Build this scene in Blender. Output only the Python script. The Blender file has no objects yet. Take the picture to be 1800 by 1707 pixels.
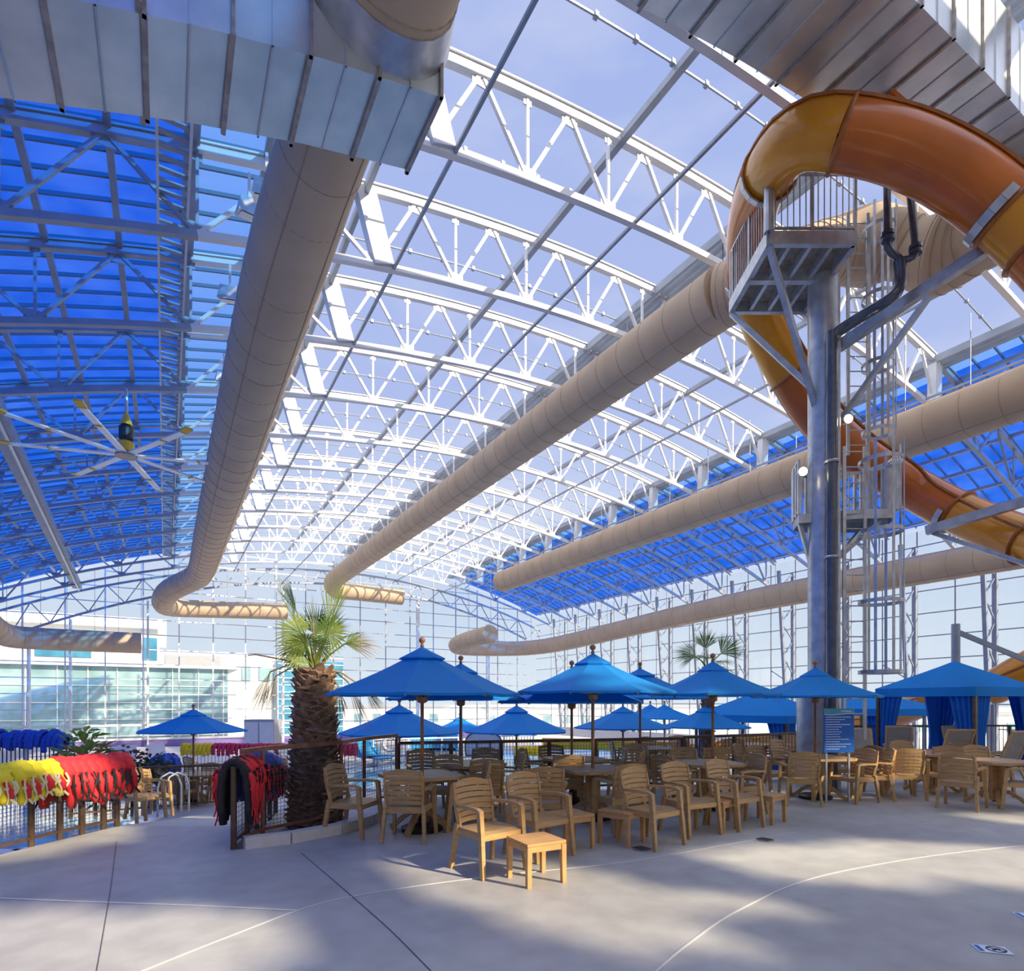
import bpy, math, random
from mathutils import Vector, Matrix
from mathutils.geometry import tessellate_polygon
R = random.Random(7)
col = bpy.context.scene.collection
PI = math.pi
# ------------------------------------------------------------------ view geometry
F = 1030.0; HY = 1235.0; EYE = 1.7
A = math.atan(610.0 / F); ca, sa = math.cos(A), math.sin(A)
def W(L, D, z=0.0):            # right / forward of the viewing point -> building axes
    return Vector((ca*L + sa*D, -sa*L + ca*D, z))
def at(px, py, D): return W((px-900)/F*D, D, EYE + (HY-py)/F*D)
def fl(px, D, z=0.0): return W((px-900)/F*D, D, z)
def lowz(D): return -.85 - max(0, D-31)*.062
def yaw(phi): return math.radians(phi) - A - PI/2     # local +Y faces phi (0 = right, 90 = away)
cam = bpy.data.objects.new('camera', bpy.data.cameras.new('camera')); col.objects.link(cam)
cam.location = (0, 0, EYE); cam.rotation_euler = (PI/2, 0, -A)
cam.data.sensor_fit = 'HORIZONTAL'; cam.data.sensor_width = 36; cam.data.lens = F/1800*36
cam.data.shift_y = (HY-853.5)/1800; cam.data.clip_end = 2000
bpy.context.scene.camera = cam
# ------------------------------------------------------------------ materials
def nodes(name):
    m = bpy.data.materials.new(name); m.use_nodes = True; nt = m.node_tree
    return m, nt, nt.nodes, nt.links, nt.nodes['Principled BSDF']
def mat(name, c, rough=.5, metal=0., var=0., scale=6., bump=0., coat=0., emit=0., trans=0., c2=None, stretch=None, detail=4):
    m, nt, N, K, b = nodes(name)
    b.inputs['Base Color'].default_value = (*c, 1); b.inputs['Roughness'].default_value = rough
    b.inputs['Metallic'].default_value = metal
    if coat: b.inputs['Coat Weight'].default_value = coat; b.inputs['Coat Roughness'].default_value = .08
    if emit: b.inputs['Emission Color'].default_value = (*c, 1); b.inputs['Emission Strength'].default_value = emit
    if var or bump or c2:
        tc = N.new('ShaderNodeTexCoord'); mp = N.new('ShaderNodeMapping'); nz = N.new('ShaderNodeTexNoise')
        K.new(tc.outputs['Object'], mp.inputs[0]); K.new(mp.outputs[0], nz.inputs['Vector'])
        if stretch: mp.inputs['Scale'].default_value = stretch
        nz.inputs['Scale'].default_value = scale; nz.inputs['Detail'].default_value = detail
        r = N.new('ShaderNodeValToRGB'); K.new(nz.outputs['Fac'], r.inputs[0])
        lo = c2 or tuple(x*(1-var) for x in c); hi = c if c2 else tuple(min(1, x*(1+var)) for x in c)
        r.color_ramp.elements[0].color = (*lo, 1); r.color_ramp.elements[1].color = (*hi, 1)
        r.color_ramp.elements[0].position = .35; r.color_ramp.elements[1].position = .68
        K.new(r.outputs[0], b.inputs['Base Color'])
        if bump:
            bp = N.new('ShaderNodeBump'); bp.inputs['Strength'].default_value = bump; bp.inputs['Distance'].default_value = .02
            K.new(nz.outputs['Fac'], bp.inputs['Height']); K.new(bp.outputs[0], b.inputs['Normal'])
    if trans:
        out = N['Material Output']; t = N.new('ShaderNodeBsdfTranslucent'); mx = N.new('ShaderNodeMixShader')
        t.inputs[0].default_value = (*c, 1); mx.inputs[0].default_value = trans
        K.new(b.outputs[0], mx.inputs[1]); K.new(t.outputs[0], mx.inputs[2]); K.new(mx.outputs[0], out.inputs[0])
    return m
def glassy(name, tint, gloss=.08, frost=0., frostc=(1, 1, 1), noise=False):
    m, nt, N, K, b = nodes(name); out = N['Material Output']; N.remove(b)
    t = N.new('ShaderNodeBsdfTransparent'); t.inputs[0].default_value = (*tint, 1)
    g = N.new('ShaderNodeBsdfGlossy'); g.inputs['Roughness'].default_value = .08
    mx = N.new('ShaderNodeMixShader'); mx.inputs[0].default_value = gloss
    K.new(t.outputs[0], mx.inputs[1]); K.new(g.outputs[0], mx.inputs[2]); last = mx
    if frost:
        tl = N.new('ShaderNodeBsdfTranslucent'); tl.inputs[0].default_value = (*frostc, 1)
        m2 = N.new('ShaderNodeMixShader'); m2.inputs[0].default_value = frost
        K.new(last.outputs[0], m2.inputs[1]); K.new(tl.outputs[0], m2.inputs[2]); last = m2
        if noise:
            tc = N.new('ShaderNodeTexCoord'); nz = N.new('ShaderNodeTexNoise'); nz.inputs['Scale'].default_value = .7
            K.new(tc.outputs['Object'], nz.inputs['Vector']); mr = N.new('ShaderNodeMapRange')
            mr.inputs[1].default_value = .35; mr.inputs[2].default_value = .7; mr.inputs[3].default_value = frost*.4; mr.inputs[4].default_value = frost*1.6
            K.new(nz.outputs['Fac'], mr.inputs[0]); K.new(mr.outputs[0], m2.inputs[0])
    K.new(last.outputs[0], out.inputs[0]); return m
def concrete(name, c):
    m, nt, N, K, b = nodes(name); tc = N.new('ShaderNodeTexCoord')
    def nz(s, d=5):
        n = N.new('ShaderNodeTexNoise'); n.inputs['Scale'].default_value = s; n.inputs['Detail'].default_value = d
        K.new(tc.outputs['Object'], n.inputs['Vector']); return n
    a1, a2, a3 = nz(.35), nz(3.5), nz(60, 2)
    r = N.new('ShaderNodeValToRGB'); K.new(a1.outputs['Fac'], r.inputs[0])
    r.color_ramp.elements[0].position = .38; r.color_ramp.elements[1].position = .62
    r.color_ramp.elements[0].color = (c[0]*.74, c[1]*.73, c[2]*.75, 1); r.color_ramp.elements[1].color = (*c, 1)
    r2 = N.new('ShaderNodeValToRGB'); K.new(a2.outputs['Fac'], r2.inputs[0])
    r2.color_ramp.elements[0].position = .3; r2.color_ramp.elements[0].color = (.84, .83, .84, 1); r2.color_ramp.elements[1].position = .65
    mx = N.new('ShaderNodeMixRGB'); mx.blend_type = 'MULTIPLY'; mx.inputs[0].default_value = 1
    K.new(r.outputs[0], mx.inputs[1]); K.new(r2.outputs[0], mx.inputs[2]); K.new(mx.outputs[0], b.inputs['Base Color'])
    bp = N.new('ShaderNodeBump'); bp.inputs['Strength'].default_value = .25; bp.inputs['Distance'].default_value = .005
    K.new(a3.outputs['Fac'], bp.inputs['Height']); K.new(bp.outputs[0], b.inputs['Normal'])
    mr = N.new('ShaderNodeMapRange'); mr.inputs[3].default_value = .38; mr.inputs[4].default_value = .7
    K.new(a1.outputs['Fac'], mr.inputs[0]); K.new(mr.outputs[0], b.inputs['Roughness'])
    return m
M = dict(
 floor=concrete('floor_concrete', (.585, .59, .535)), deck=concrete('deck_concrete', (.72, .68, .62)),
 curb=mat('curb_white', (.72, .71, .68), .6, var=.08), ground=mat('outside_ground', (.62, .58, .50), .9, var=.15, scale=.05),
 steel=mat('white_steel', (.70, .71, .73), .42, var=.05, scale=1.5), barm=mat('glazing_bar', (.10, .14, .22), .5), steel2=mat('grey_and_shaded_steel', (.31, .35, .42), .45, .2, var=.1, scale=2),
 galv=mat('galvanised', (.50, .53, .57), .36, .6, var=.16, scale=5, bump=.1), galvd=mat('galvanised_duct', (.72, .74, .74), .30, .62, c2=(.52, .56, .58), scale=1.6, bump=.15, detail=8),
 galvr=mat('duct_rib', (.40, .36, .33), .5, .6, var=.2, scale=8),
 fabric=mat('duct_fabric', (.56, .425, .29), .75, var=.07, scale=1.2, bump=.2), seam=mat('duct_seam', (.42, .31, .205), .8),
 blue=mat('blue_canvas', (.004, .30, .82), .75, var=.05, scale=2, trans=.3), blued=mat('blue_curtain', (.004, .15, .58), .8, var=.12, scale=3),
 amber=mat('slide_amber', (.80, .33, .004), .28, coat=.5, var=.12, scale=1.2, trans=.2), rust=mat('slide_orange', (.60, .145, .006), .28, coat=.5, var=.15, scale=1.2, trans=.15),
 flange=mat('slide_flange', (.34, .11, .02), .4, var=.15), vyo=mat('vest_warm_yellow', (.98, .66, .01), .7, var=.08), yellow=mat('flume_yellow', (.95, .56, .01), .3, coat=.5, var=.1),
 resin=mat('tan_resin', (.52, .325, .135), .42, var=.12, scale=5, stretch=(1, 1, 6)), resin2=mat('orange_tan_resin', (.58, .33, .13), .45, var=.12, scale=5),
 wood=mat('pole_wood', (.42, .20, .09), .4, var=.2, scale=8), black=mat('black_base', (.02, .02, .022), .45),
 bronze=mat('fence_bronze', (.12, .075, .05), .4, .3, var=.25, scale=8), wire=mat('fence_wire', (.10, .08, .07), .5, .3), copper=mat('fence_copper', (.34, .15, .08), .4, .3, var=.2),
 dark=mat('dark_pipe', (.065, .08, .115), .25, coat=.6, var=.2), water=mat('pool_water', (.34, .60, .70), .08, var=.25, scale=1.1, bump=.35, stretch=(1, 1, 1)),
 vy=mat('vest_yellow', (.90, .78, .03), .7, bump=.3, scale=12, var=.08), vr=mat('vest_red', (.86, .035, .045), .7, bump=.3, scale=12, var=.1),
 vc=mat('vest_crimson', (.66, .03, .10), .7, var=.1), vb=mat('vest_blue', (.02, .09, .50), .7, bump=.3, scale=12, var=.15), vk=mat('vest_black', (.025, .025, .03), .8, bump=.3, scale=12),
 strapw=mat('strap_cream', (.85, .80, .50), .7), trunk=mat('palm_trunk', (.30, .19, .115), .9, c2=(.12, .07, .045), scale=7, bump=.6),
 boot=mat('palm_boot', (.40, .27, .17), .9, c2=(.17, .10, .06), scale=9), frond=mat('palm_green', (.14, .25, .04), .5, c2=(.05, .12, .03), scale=5, trans=.3),
 frondy=mat('palm_yellowgreen', (.38, .46, .08), .5, c2=(.14, .24, .04), scale=5, trans=.3), dead=mat('palm_dry', (.50, .38, .20), .8, c2=(.26, .18, .09), scale=8, trans=.2),
 leaf=mat('shrub_leaf', (.10, .20, .05), .5, c2=(.03, .09, .03), scale=6, trans=.2), leafr=mat('shrub_flower', (.45, .08, .10), .6),
 white=mat('white_paint', (.82, .82, .80), .5, var=.04), purple=mat('purple_wall', (.25, .20, .48), .6, var=.1), bwhite=mat('building_white', (.86, .85, .82), .7, var=.04, scale=.3),
 teal=mat('building_glass', (.40, .58, .60), .12, c2=(.20, .34, .37), scale=.35, coat=.5), tealb=mat('building_glass_blue', (.10, .36, .52), .12, c2=(.06, .22, .34), scale=.8),
 grey=mat('grey_panel', (.42, .43, .45), .6, var=.06), sign=mat('sign_blue', (.012, .13, .52), .35, var=.04), signw=mat('sign_white', (.75, .85, .92), .5),
 signt=mat('sign_teal', (.10, .42, .55), .35), fanb=mat('fan_blade', (.80, .82, .85), .35, .2), fany=mat('fan_yellow', (.85, .50, .03), .4),
 bulb=mat('lamp_face', (1, .78, .45), .3, emit=40), sling=mat('sling_grey', (.32, .29, .26), .8, var=.1), green=mat('exit_green', (.02, .35, .08), .5, emit=.4),
 lounge=mat('lounge_blue', (.03, .33, .66), .6), loungep=mat('lounge_pale', (.80, .77, .70), .6), joint=mat('joint_white', (.74, .73, .70), .7), jointd=mat('joint_dark', (.16, .15, .15), .8),
 soil=mat('planter_sand', (.60, .58, .52), .9, var=.15, scale=10, bump=.3), roofop=mat('shade_roof', (.74, .72, .72), .8, trans=.16),  # last one: added roof behind the viewer, part translucent to lift the light below
 glass=glassy('wall_glass', (.93, .96, .97), .05), roofblue=glassy('roof_blue', (.0, .16, .86), .02, .10, (.16, .36, .95), True), roofpale=glassy('roof_pale_blue', (.13, .42, .90), .03, .15, (.40, .62, 1.0)))
# ------------------------------------------------------------------ mesh builder
class MB:
    def __init__(s): s.v = []; s.f = []
    def quad(s, a, b, c, d): i = len(s.v); s.v += [tuple(a), tuple(b), tuple(c), tuple(d)]; s.f.append((i, i+1, i+2, i+3))
    def hexa(s, p):            # 8 points: bottom 4 ccw, top 4
        i = len(s.v); s.v += [tuple(x) for x in p]
        for q in ((3, 2, 1, 0), (4, 5, 6, 7), (0, 1, 5, 4), (1, 2, 6, 5), (2, 3, 7, 6), (3, 0, 4, 7)): s.f.append(tuple(i+k for k in q))
    def box(s, c, d, rz=0):
        x, y, z = c; a, b, h = d[0]/2, d[1]/2, d[2]/2; cr, sr = math.cos(rz), math.sin(rz); P = []
        for zz in (-h, h):
            for u, v in ((-a, -b), (a, -b), (a, b), (-a, b)): P.append((x+u*cr-v*sr, y+u*sr+v*cr, z+zz))
        s.hexa(P)
    def bar(s, p, q, w, h=None, w2=None, h2=None, up=(0, 0, 1)):
        p, q = Vector(p), Vector(q); d = q-p
        if d.length < 1e-6: return
        d.normalize(); up = Vector(up)
        if abs(d.dot(up)) > .98: up = Vector((0, 1, 0)) if abs(d.y) < .9 else Vector((1, 0, 0))
        sd = d.cross(up).normalized(); u = sd.cross(d); h = h or w; w2 = w2 or w; h2 = h2 or h; P = []
        for o, ww, hh in ((p, w, h), (q, w2, h2)):
            for k, l in ((-1, -1), (1, -1), (1, 1), (-1, 1)): P.append(o+sd*(k*ww/2)+u*(l*hh/2))
        s.hexa(P)
    def tube(s, pts, r, n=10, caps=True, flat=None, up=None):
        pts = [Vector(p) for p in pts]; m = len(pts); rs = r if isinstance(r, (list, tuple)) else [r]*m
        i0 = len(s.v); prev = None
        for k, p in enumerate(pts):
            t = (pts[min(k+1, m-1)]-pts[max(k-1, 0)]).normalized()
            if prev is None:
                u = Vector(up) if up else (Vector((0, 0, 1)) if abs(t.z) < .9 else Vector((1, 0, 0)))
            else: u = prev
            u = (u - t*u.dot(t)).normalized(); prev = u; v = t.cross(u)
            a, b = (rs[k], rs[k]) if flat is None else (rs[k]*flat[0], rs[k]*flat[1])
            for j in range(n):
                g = 2*PI*j/n; s.v.append(tuple(p+u*(math.cos(g)*a)+v*(math.sin(g)*b)))
        for k in range(m-1):
            for j in range(n):
                a = i0+k*n+j; b = i0+k*n+(j+1) % n; s.f.append((a, b, b+n, a+n))
        if caps: s.f.append(tuple(range(i0+n-1, i0-1, -1))); s.f.append(tuple(range(i0+(m-1)*n, i0+m*n)))
    def ring(s, c, ax, rr, r, n=24, m=5):
        ax = Vector(ax).normalized(); u = ax.orthogonal().normalized(); v = ax.cross(u); c = Vector(c); i0 = len(s.v)
        for j in range(n):
            g = 2*PI*j/n; d = u*math.cos(g)+v*math.sin(g)
            for k in range(m):
                h = 2*PI*k/m; s.v.append(tuple(c+d*(rr+r*math.cos(h))+ax*(r*math.sin(h))))
        for j in range(n):
            for k in range(m):
                a = i0+j*m+k; b = i0+j*m+(k+1) % m; c2 = i0+((j+1) % n)*m+(k+1) % m; d2 = i0+((j+1) % n)*m+k; s.f.append((a, b, c2, d2))
    def lathe(s, prof, c=(0, 0, 0), n=20):
        i0 = len(s.v)
        for r, z in prof:
            for j in range(n): g = 2*PI*j/n; s.v.append((c[0]+r*math.cos(g), c[1]+r*math.sin(g), c[2]+z))
        for k in range(len(prof)-1):
            for j in range(n): a = i0+k*n+j; b = i0+k*n+(j+1) % n; s.f.append((a, b, b+n, a+n))
        s.f.append(tuple(range(i0+n-1, i0-1, -1))); s.f.append(tuple(range(i0+(len(prof)-1)*n, i0+len(prof)*n)))
    def grid(s, fn, nu, nv, close=False):
        i0 = len(s.v)
        for i in range(nu+1):
            for j in range(nv+1): s.v.append(tuple(fn(i/nu, j/nv)))
        for i in range(nu):
            for j in range(nv): a = i0+i*(nv+1)+j; s.f.append((a, a+1, a+nv+2, a+nv+1))
    def poly(s, pts, z0, z1=None):       # flat filled polygon, with sides down to z1
        P = [Vector((p[0], p[1], z0 if len(p) < 3 else p[2])) for p in pts]; i0 = len(s.v); s.v += [tuple(p) for p in P]
        for t in tessellate_polygon([[Vector((p.x, p.y, 0)) for p in P]]): s.f.append(tuple(i0+k for k in t))
        if z1 is not None:
            n = len(P)
            for k in range(n):
                a, b = P[k], P[(k+1) % n]; s.quad(a, b, (b.x, b.y, z1), (a.x, a.y, z1))
    def build(s, name, m, parent=None, smooth=None, kind=None):
        me = bpy.data.meshes.new(name); me.from_pydata(s.v, [], s.f); me.update()
        me.materials.append(m if not isinstance(m, str) else M[m])
        if smooth: me.shade_smooth() if smooth is True else me.shade_auto_smooth(angle=smooth) if hasattr(me, 'shade_auto_smooth') else me.set_sharp_from_angle(angle=smooth)
        if smooth and smooth is not True:
            me.shade_smooth(); me.set_sharp_from_angle(angle=smooth)
        o = bpy.data.objects.new(name, me); col.objects.link(o)
        if parent: o.parent = parent
        if kind: o['kind'] = kind
        return o
def tag(o, label, cat, group=None, kind=None):
    o['label'] = label; o['category'] = cat
    if group: o['group'] = group
    if kind: o['kind'] = kind
    return o
def thing(name, loc=(0, 0, 0), rz=0, label=None, cat=None, group=None):
    o = bpy.data.objects.new(name, None); col.objects.link(o); o.location = loc; o.rotation_euler = (0, 0, rz)
    o.empty_display_size = .1
    if label: tag(o, label, cat, group)
    return o
KIDS = {}
def reg(root):
    KIDS[root.name] = [(c, [g for g in bpy.data.objects if g.parent == c]) for c in bpy.data.objects if c.parent == root]; return root
def dup(root, loc, rz, label, group=None, scale=None):
    r = root.copy(); col.objects.link(r); r.location = loc; r.rotation_euler = (0, 0, rz)
    if scale: r.scale = scale
    for c, gs in KIDS[root.name]:
        k = c.copy(); col.objects.link(k); k.parent = r
        for g in gs: h = g.copy(); col.objects.link(h); h.parent = k
    r['label'] = label
    if group: r['group'] = group
    return r
used = {}
def inst(root, loc, rz, label, group=None, scale=None):    # first use moves the original, later ones copy it
    if root.name not in used:
        used[root.name] = 1; reg(root); root.location = loc; root.rotation_euler = (0, 0, rz); root['label'] = label
        if group: root['group'] = group
        if scale: root.scale = scale
        return root
    return dup(root, loc, rz, label, group, scale)
def spline(P, n=8):
    P = [Vector(p) for p in P]; out = []
    Q = [P[0]*2-P[1]]+P+[P[-1]*2-P[-2]]
    for i in range(1, len(Q)-2):
        a, b, c, d = Q[i-1:i+3]
        for k in range(n):
            t = k/n; out.append(.5*((2*b)+(c-a)*t+(2*a-5*b+4*c-d)*t*t+(3*b-a-3*c+d)*t**3))
    out.append(P[-1]); return out
ORD = 'first second third fourth fifth sixth seventh eighth ninth tenth eleventh twelfth thirteenth fourteenth fifteenth sixteenth seventeenth eighteenth nineteenth twentieth'.split()
def o_(k): return ORD[k] if k < 20 else '%dth' % (k+1) if (k+1) % 10 not in (1, 2, 3) else '%d%s' % (k+1, {1: 'st', 2: 'nd', 3: 'rd'}[(k+1) % 10])
# ================================================================== SETTING
wn = [0]; tn = [0]
def wname(): wn[0] += 1; return 'window_%d' % wn[0]
def tname(): tn[0] += 1; return 'trim_%d' % tn[0]
def LD(p): return W(p[0], p[1])[:2]
XR = 14.4; KA = .00905
def zt(x): return EYE+13.7-KA*(x-XR)**2
def zb(x): return zt(x)-1.85
WY = 55.4; XE = 36.0; XW = -14.0; XL = 4.1; XRR = 24.7
# upper deck
fence_line = [fl(462, 7.4), fl(540, 7.95), fl(600, 8.6), fl(640, 9.4), fl(697, 10.35)]
up = [(-5.75, -12), (-5.75, 6.4), (-5.42, 8.05), (-3.5, 8.05), (-3.25, 6.75), (-3.1, 6.8), (-2.2, 7.6), (-1.95, 8.6), (-1.95, 10.4), (3.4, 11.7), (7.2, 13.6), (9, 17.5), (13, 21), (34, 19), (34, -12)]
b = MB(); b.poly([LD(p) for p in up], 0, -1.2); b.build('floor', 'floor', kind='structure')
b = MB(); b.poly([LD(p) for p in [(-3.5, 8.05), (-3.25, 6.75), (-3.1, 6.8), (-2.2, 7.6), (-1.95, 8.6), (-1.95, 10.35), (-4.05, 10.4)]], -.1, -1.2); b.build('planter_bed', 'soil'); 
tag(bpy.data.objects['planter_bed'], 'raised sandy planter bed at the foot of the big fan palm', 'planter')
cv = [(-3.12, 6.83), (-2.7, 7.1), (-2.25, 7.6), (-2.0, 8.2), (-1.97, 9.2), (-1.97, 10.3)]
b = MB()
for p, q in zip(cv, cv[1:]): b.bar(W(*p, .03), W(*q, .03), .16, .20)
b.build(tname(), 'curb', kind='structure')
# ramp, lower deck
b = MB(); b.poly([(*W(-5.42, 8.05)[:2], 0), (*W(-3.5, 8.05)[:2], 0), (*W(-4.6, 13.5)[:2], -.845), (*W(-6.9, 13.5)[:2], -.845)], 0, -1.2); b.build('ramp', 'floor', kind='structure')
def deckf(u, v): D = 4+u*62; L = -40+v*90; return W(L, D, lowz(D))
b = MB(); b.grid(deckf, 62, 12); b.build('floor_lower', 'deck', kind='structure')
b = MB(); b.poly([(-600, -400), (800, -400), (800, 1200), (-600, 1200)], -3.6); b.build('ground', 'ground', kind='structure')
def pool(pts, label, z=-.835):
    t = thing('swimming_pool', W(*pts[0], -.85), 0, label, 'pool'); o = W(*pts[0], -.85)
    P = [Vector((*(W(*p)[:2]), z))-o for p in pts]; b = MB(); b.poly([tuple(p) for p in P], 0); b.build('water', 'water', t)
    b = MB()
    for p, q in zip(P, P[1:]+P[:1]): b.bar(p+Vector((0, 0, .02)), q+Vector((0, 0, .02)), .3, .07)
    b.build('coping', 'white', t)
pool([(-18, 9.2), (-8.3, 9.8), (-7.6, 11.4), (-8.3, 15), (-10.5, 16.6), (-20, 16.6)], 'pool of rippled pale water behind the yellow and red vest fence')
pool([(-5.6, 17.4), (-1, 16.2), (6, 17.6), (10, 23), (12, 30), (2, 30.5), (-4, 26), (-6.6, 22)], 'wide blue pool behind the railing and the basketball board')
# scored joints in the deck
def strip(pts, w, m, z=.004):
    b = MB(); P = [fl(x, (EYE)*F/(y-HY), z) for x, y in pts]; P = spline(P, 6)
    for p, q in zip(P, P[1:]): b.bar(p, q, w, .004)
    b.build(tname(), m, kind='structure')
strip([(1130, 1730), (1210, 1660), (1300, 1600), (1420, 1547), (1560, 1517), (1700, 1497), (1830, 1484)], .016, 'joint')
strip([(-20, 1579), (160, 1586), (330, 1592), (520, 1601)], .022, 'joint')
strip([(220, 1720), (400, 1648), (560, 1590), (720, 1560), (900, 1537), (1100, 1516), (1250, 1490), (1400, 1463)], .014, 'joint')
strip([(205, 1480), (195, 1560), (182, 1640), (168, 1720)], .005, 'jointd')
strip([(530, 1500), (600, 1560), (680, 1630), (760, 1710)], .005, 'jointd')
# floor drains
for px, py, r, lab in ((1128, 1493, .11, 'round dark drain cover beside the chair leg left of the small table'), (1345, 1477, .10, 'dark puddled drain right of the small orange tables')):
    o = thing('floor_drain', fl(px, EYE*F/(py-HY), 0), 0, lab, 'drain')
    b = MB(); b.lathe([(r, .001), (r, .008), (r*.8, .012)], n=20); b.build('frame', 'galvr', o)
    b = MB()
    for k in range(-3, 4): b.box((0, k*r*.24, .0135), (r*1.4, r*.1, .003))
    b.build('grate', 'black', o)
# stickers
def sticker(px, py, ang, w, d, label):
    o = thing('floor_sticker', fl(px, EYE*F/(py-HY), .002), math.radians(ang)-A, label, 'sticker')
    b = MB(); b.box((0, 0, .002), (w, d, .003)); b.build('backing', 'signw', o)
    b = MB(); b.box((-w*.38, 0, .0045), (w*.13, d*.75, .002)); b.build('heading', 'sign', o)
    b = MB(); rr = d*.36
    for k in range(24):
        g0, g1 = 2*PI*k/24, 2*PI*(k+1)/24
        b.bar((w*.12+w*.27*math.cos(g0), rr*math.sin(g0), .0045), (w*.12+w*.27*math.cos(g1), rr*math.sin(g1), .0045), .012, .002)
    b.bar((w*-.07, rr*.5, .0045), (w*.31, -rr*.5, .0045), .012, .002)
    b.bar((w*.0, -rr*.4, .0045), (w*.12, rr*.25, .0045), .02, .002); b.bar((w*.12, rr*.25, .0045), (w*.25, rr*.1, .0045), .02, .002)
    b.build('symbol', 'black', o)
sticker(1744, 1670, -16, .20, .135, 'small white floor sticker with a crossed circle symbol, bottom right corner')
sticker(1816, 1612, -12, .22, .15, 'white and blue floor sticker cut by the right edge of the photo')
# ------------------------------------------------------------------ roof trusses
TY = [7.1+3.65*k for k in range(13)]; CY = [12.9+3.65*k for k in range(11)]
def arcpts(f, x0, x1, n, y): return [Vector((x0+(x1-x0)*i/n, y, f(x0+(x1-x0)*i/n))) for i in range(n+1)]
for ti, y in enumerate(TY):
    t = thing('roof_truss', (XR, y, zb(XR)), 0, 'white arched steel roof truss, %s from the near metal ducts' % o_(ti) if ti else 'white arched steel roof truss nearest the metal ducts, mostly out of frame', 'truss', 'arched roof trusses')
    O = Vector((XR, y, zb(XR)))
    for x0, x1, n, m in ((XW, .6, 12, 'steel2'), (.6, 24.9, 22, 'steel'), (24.9, XE, 9, 'steel2')):  # outer spans darker: shade on the white steel put into the colour
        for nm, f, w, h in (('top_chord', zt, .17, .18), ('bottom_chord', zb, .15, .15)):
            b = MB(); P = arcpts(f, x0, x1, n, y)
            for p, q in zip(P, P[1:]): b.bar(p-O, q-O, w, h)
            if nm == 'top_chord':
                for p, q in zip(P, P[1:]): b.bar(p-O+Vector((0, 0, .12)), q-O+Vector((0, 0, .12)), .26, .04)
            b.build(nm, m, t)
    xs = [4.5+2.25*k for k in range(10)]; lo = [x for x in [-12.6, -9.3, -6, -2.7, .6]]; hi = [28.2, 31.6, 35.0]
    bn = lo+xs+hi
    def gus(c, d, m): b = MB(); b.box(c, d); b.build('gusset_plate', m, t)
    for i, x in enumerate(bn):
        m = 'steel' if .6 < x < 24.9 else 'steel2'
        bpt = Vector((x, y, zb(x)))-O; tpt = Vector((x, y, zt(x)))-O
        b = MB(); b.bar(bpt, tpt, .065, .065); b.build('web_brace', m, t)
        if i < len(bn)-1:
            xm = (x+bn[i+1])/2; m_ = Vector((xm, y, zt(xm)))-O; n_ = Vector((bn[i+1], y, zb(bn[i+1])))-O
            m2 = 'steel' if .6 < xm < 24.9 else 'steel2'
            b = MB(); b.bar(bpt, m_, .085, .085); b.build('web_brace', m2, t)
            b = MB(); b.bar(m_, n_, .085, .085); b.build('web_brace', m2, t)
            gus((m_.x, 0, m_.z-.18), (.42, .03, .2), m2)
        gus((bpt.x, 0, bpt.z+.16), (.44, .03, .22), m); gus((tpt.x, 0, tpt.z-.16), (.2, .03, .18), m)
    b = MB(); b.bar(Vector((4.25, y, zt(4.25)))-O, Vector((4.75, y, zb(4.75)))-O, .5, .28, up=(0, 1, 0)); b.build('end_plate', 'steel', t)
    b = MB(); b.bar(Vector((24.7, y, zt(24.7)))-O, Vector((24.6, y, zb(24.6)))-O, .45, .28, up=(0, 1, 0)); b.build('end_plate', 'steel', t)
# gable truss at the end wall
t = thing('gable_truss', (XR, WY-1.6, 10), 0, 'deep arched lattice truss running along the glass end wall', 'truss'); O = Vector((XR, WY-1.6, 10))
zg = lambda x: EYE+10.1*1.0+.6-.0105*(x-XR)**2
for nm, f, w in (('top_chord', zb, .16), ('bottom_chord', zg, .16)):
    b = MB(); P = arcpts(f, XW+.3, XE-.3, 30, WY-1.6)
    for p, q in zip(P, P[1:]): b.bar(p-O, q-O, w, w)
    b.build(nm, 'steel2', t)
b = MB(); n = 22
for i in range(n):
    x0 = XW+(XE-XW)*i/n; x1 = XW+(XE-XW)*(i+1)/n; xm = (x0+x1)/2
    b.bar(Vector((max(x0, XW+.3), WY-1.6, zg(x0)))-O, Vector((xm, WY-1.6, zb(xm)))-O, .07); b.bar(Vector((xm, WY-1.6, zb(xm)))-O, Vector((x1, WY-1.6, zg(x1)))-O, .07)
b.build('web_lattice', 'steel2', t)
# longitudinal members
Y0, Y1 = -.5, WY-1
def longi(name, x, f, off, w, h, m, label, cat, group, y0=Y0, y1=Y1):
    b = MB(); b.bar((x, y0, f(x)+off), (x, y1, f(x)+off), w, h); tag(b.build(name, m), label, cat, group)
for k, x in enumerate((5.0, 9.8, 19.0, 23.8)): longi('brace_rod', x, zb, -.02, .07, .07, 'steel2', 'thin dark longitudinal brace rod under the bottom chords, %s from the left' % o_(k), 'beam', 'bottom chord brace rods')
for k, x in enumerate((9.4, 19.5)): longi('purlin', x, zt, -.02, .16, .16, 'steel2', 'grey longitudinal roof beam across the open roof, %s of the ridge' % ('left', 'right')[k], 'beam', 'open roof purlins')
def rails(x, label):
    t = thing('roof_rail', (x, 0, zt(x)), 0, label, 'rail')
    for dx in (-.28, 0, .28): b = MB(); b.bar((dx, Y0, -.03), (dx, Y1, -.03), .11, .26); b.build('rail', 'steel2', t)
    b = MB()
    for y in TY: b.box((0, y, .05), (.7, .2, .08))
    b.build('bracket', 'steel2', t)
rails(XL-.1, 'triple track rail along the left edge of the open roof, beside the big duct')
rails(XR-.1, 'triple track rail along the ridge of the open roof'); rails(XRR+.1, 'triple track rail along the right edge of the open roof')
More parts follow.
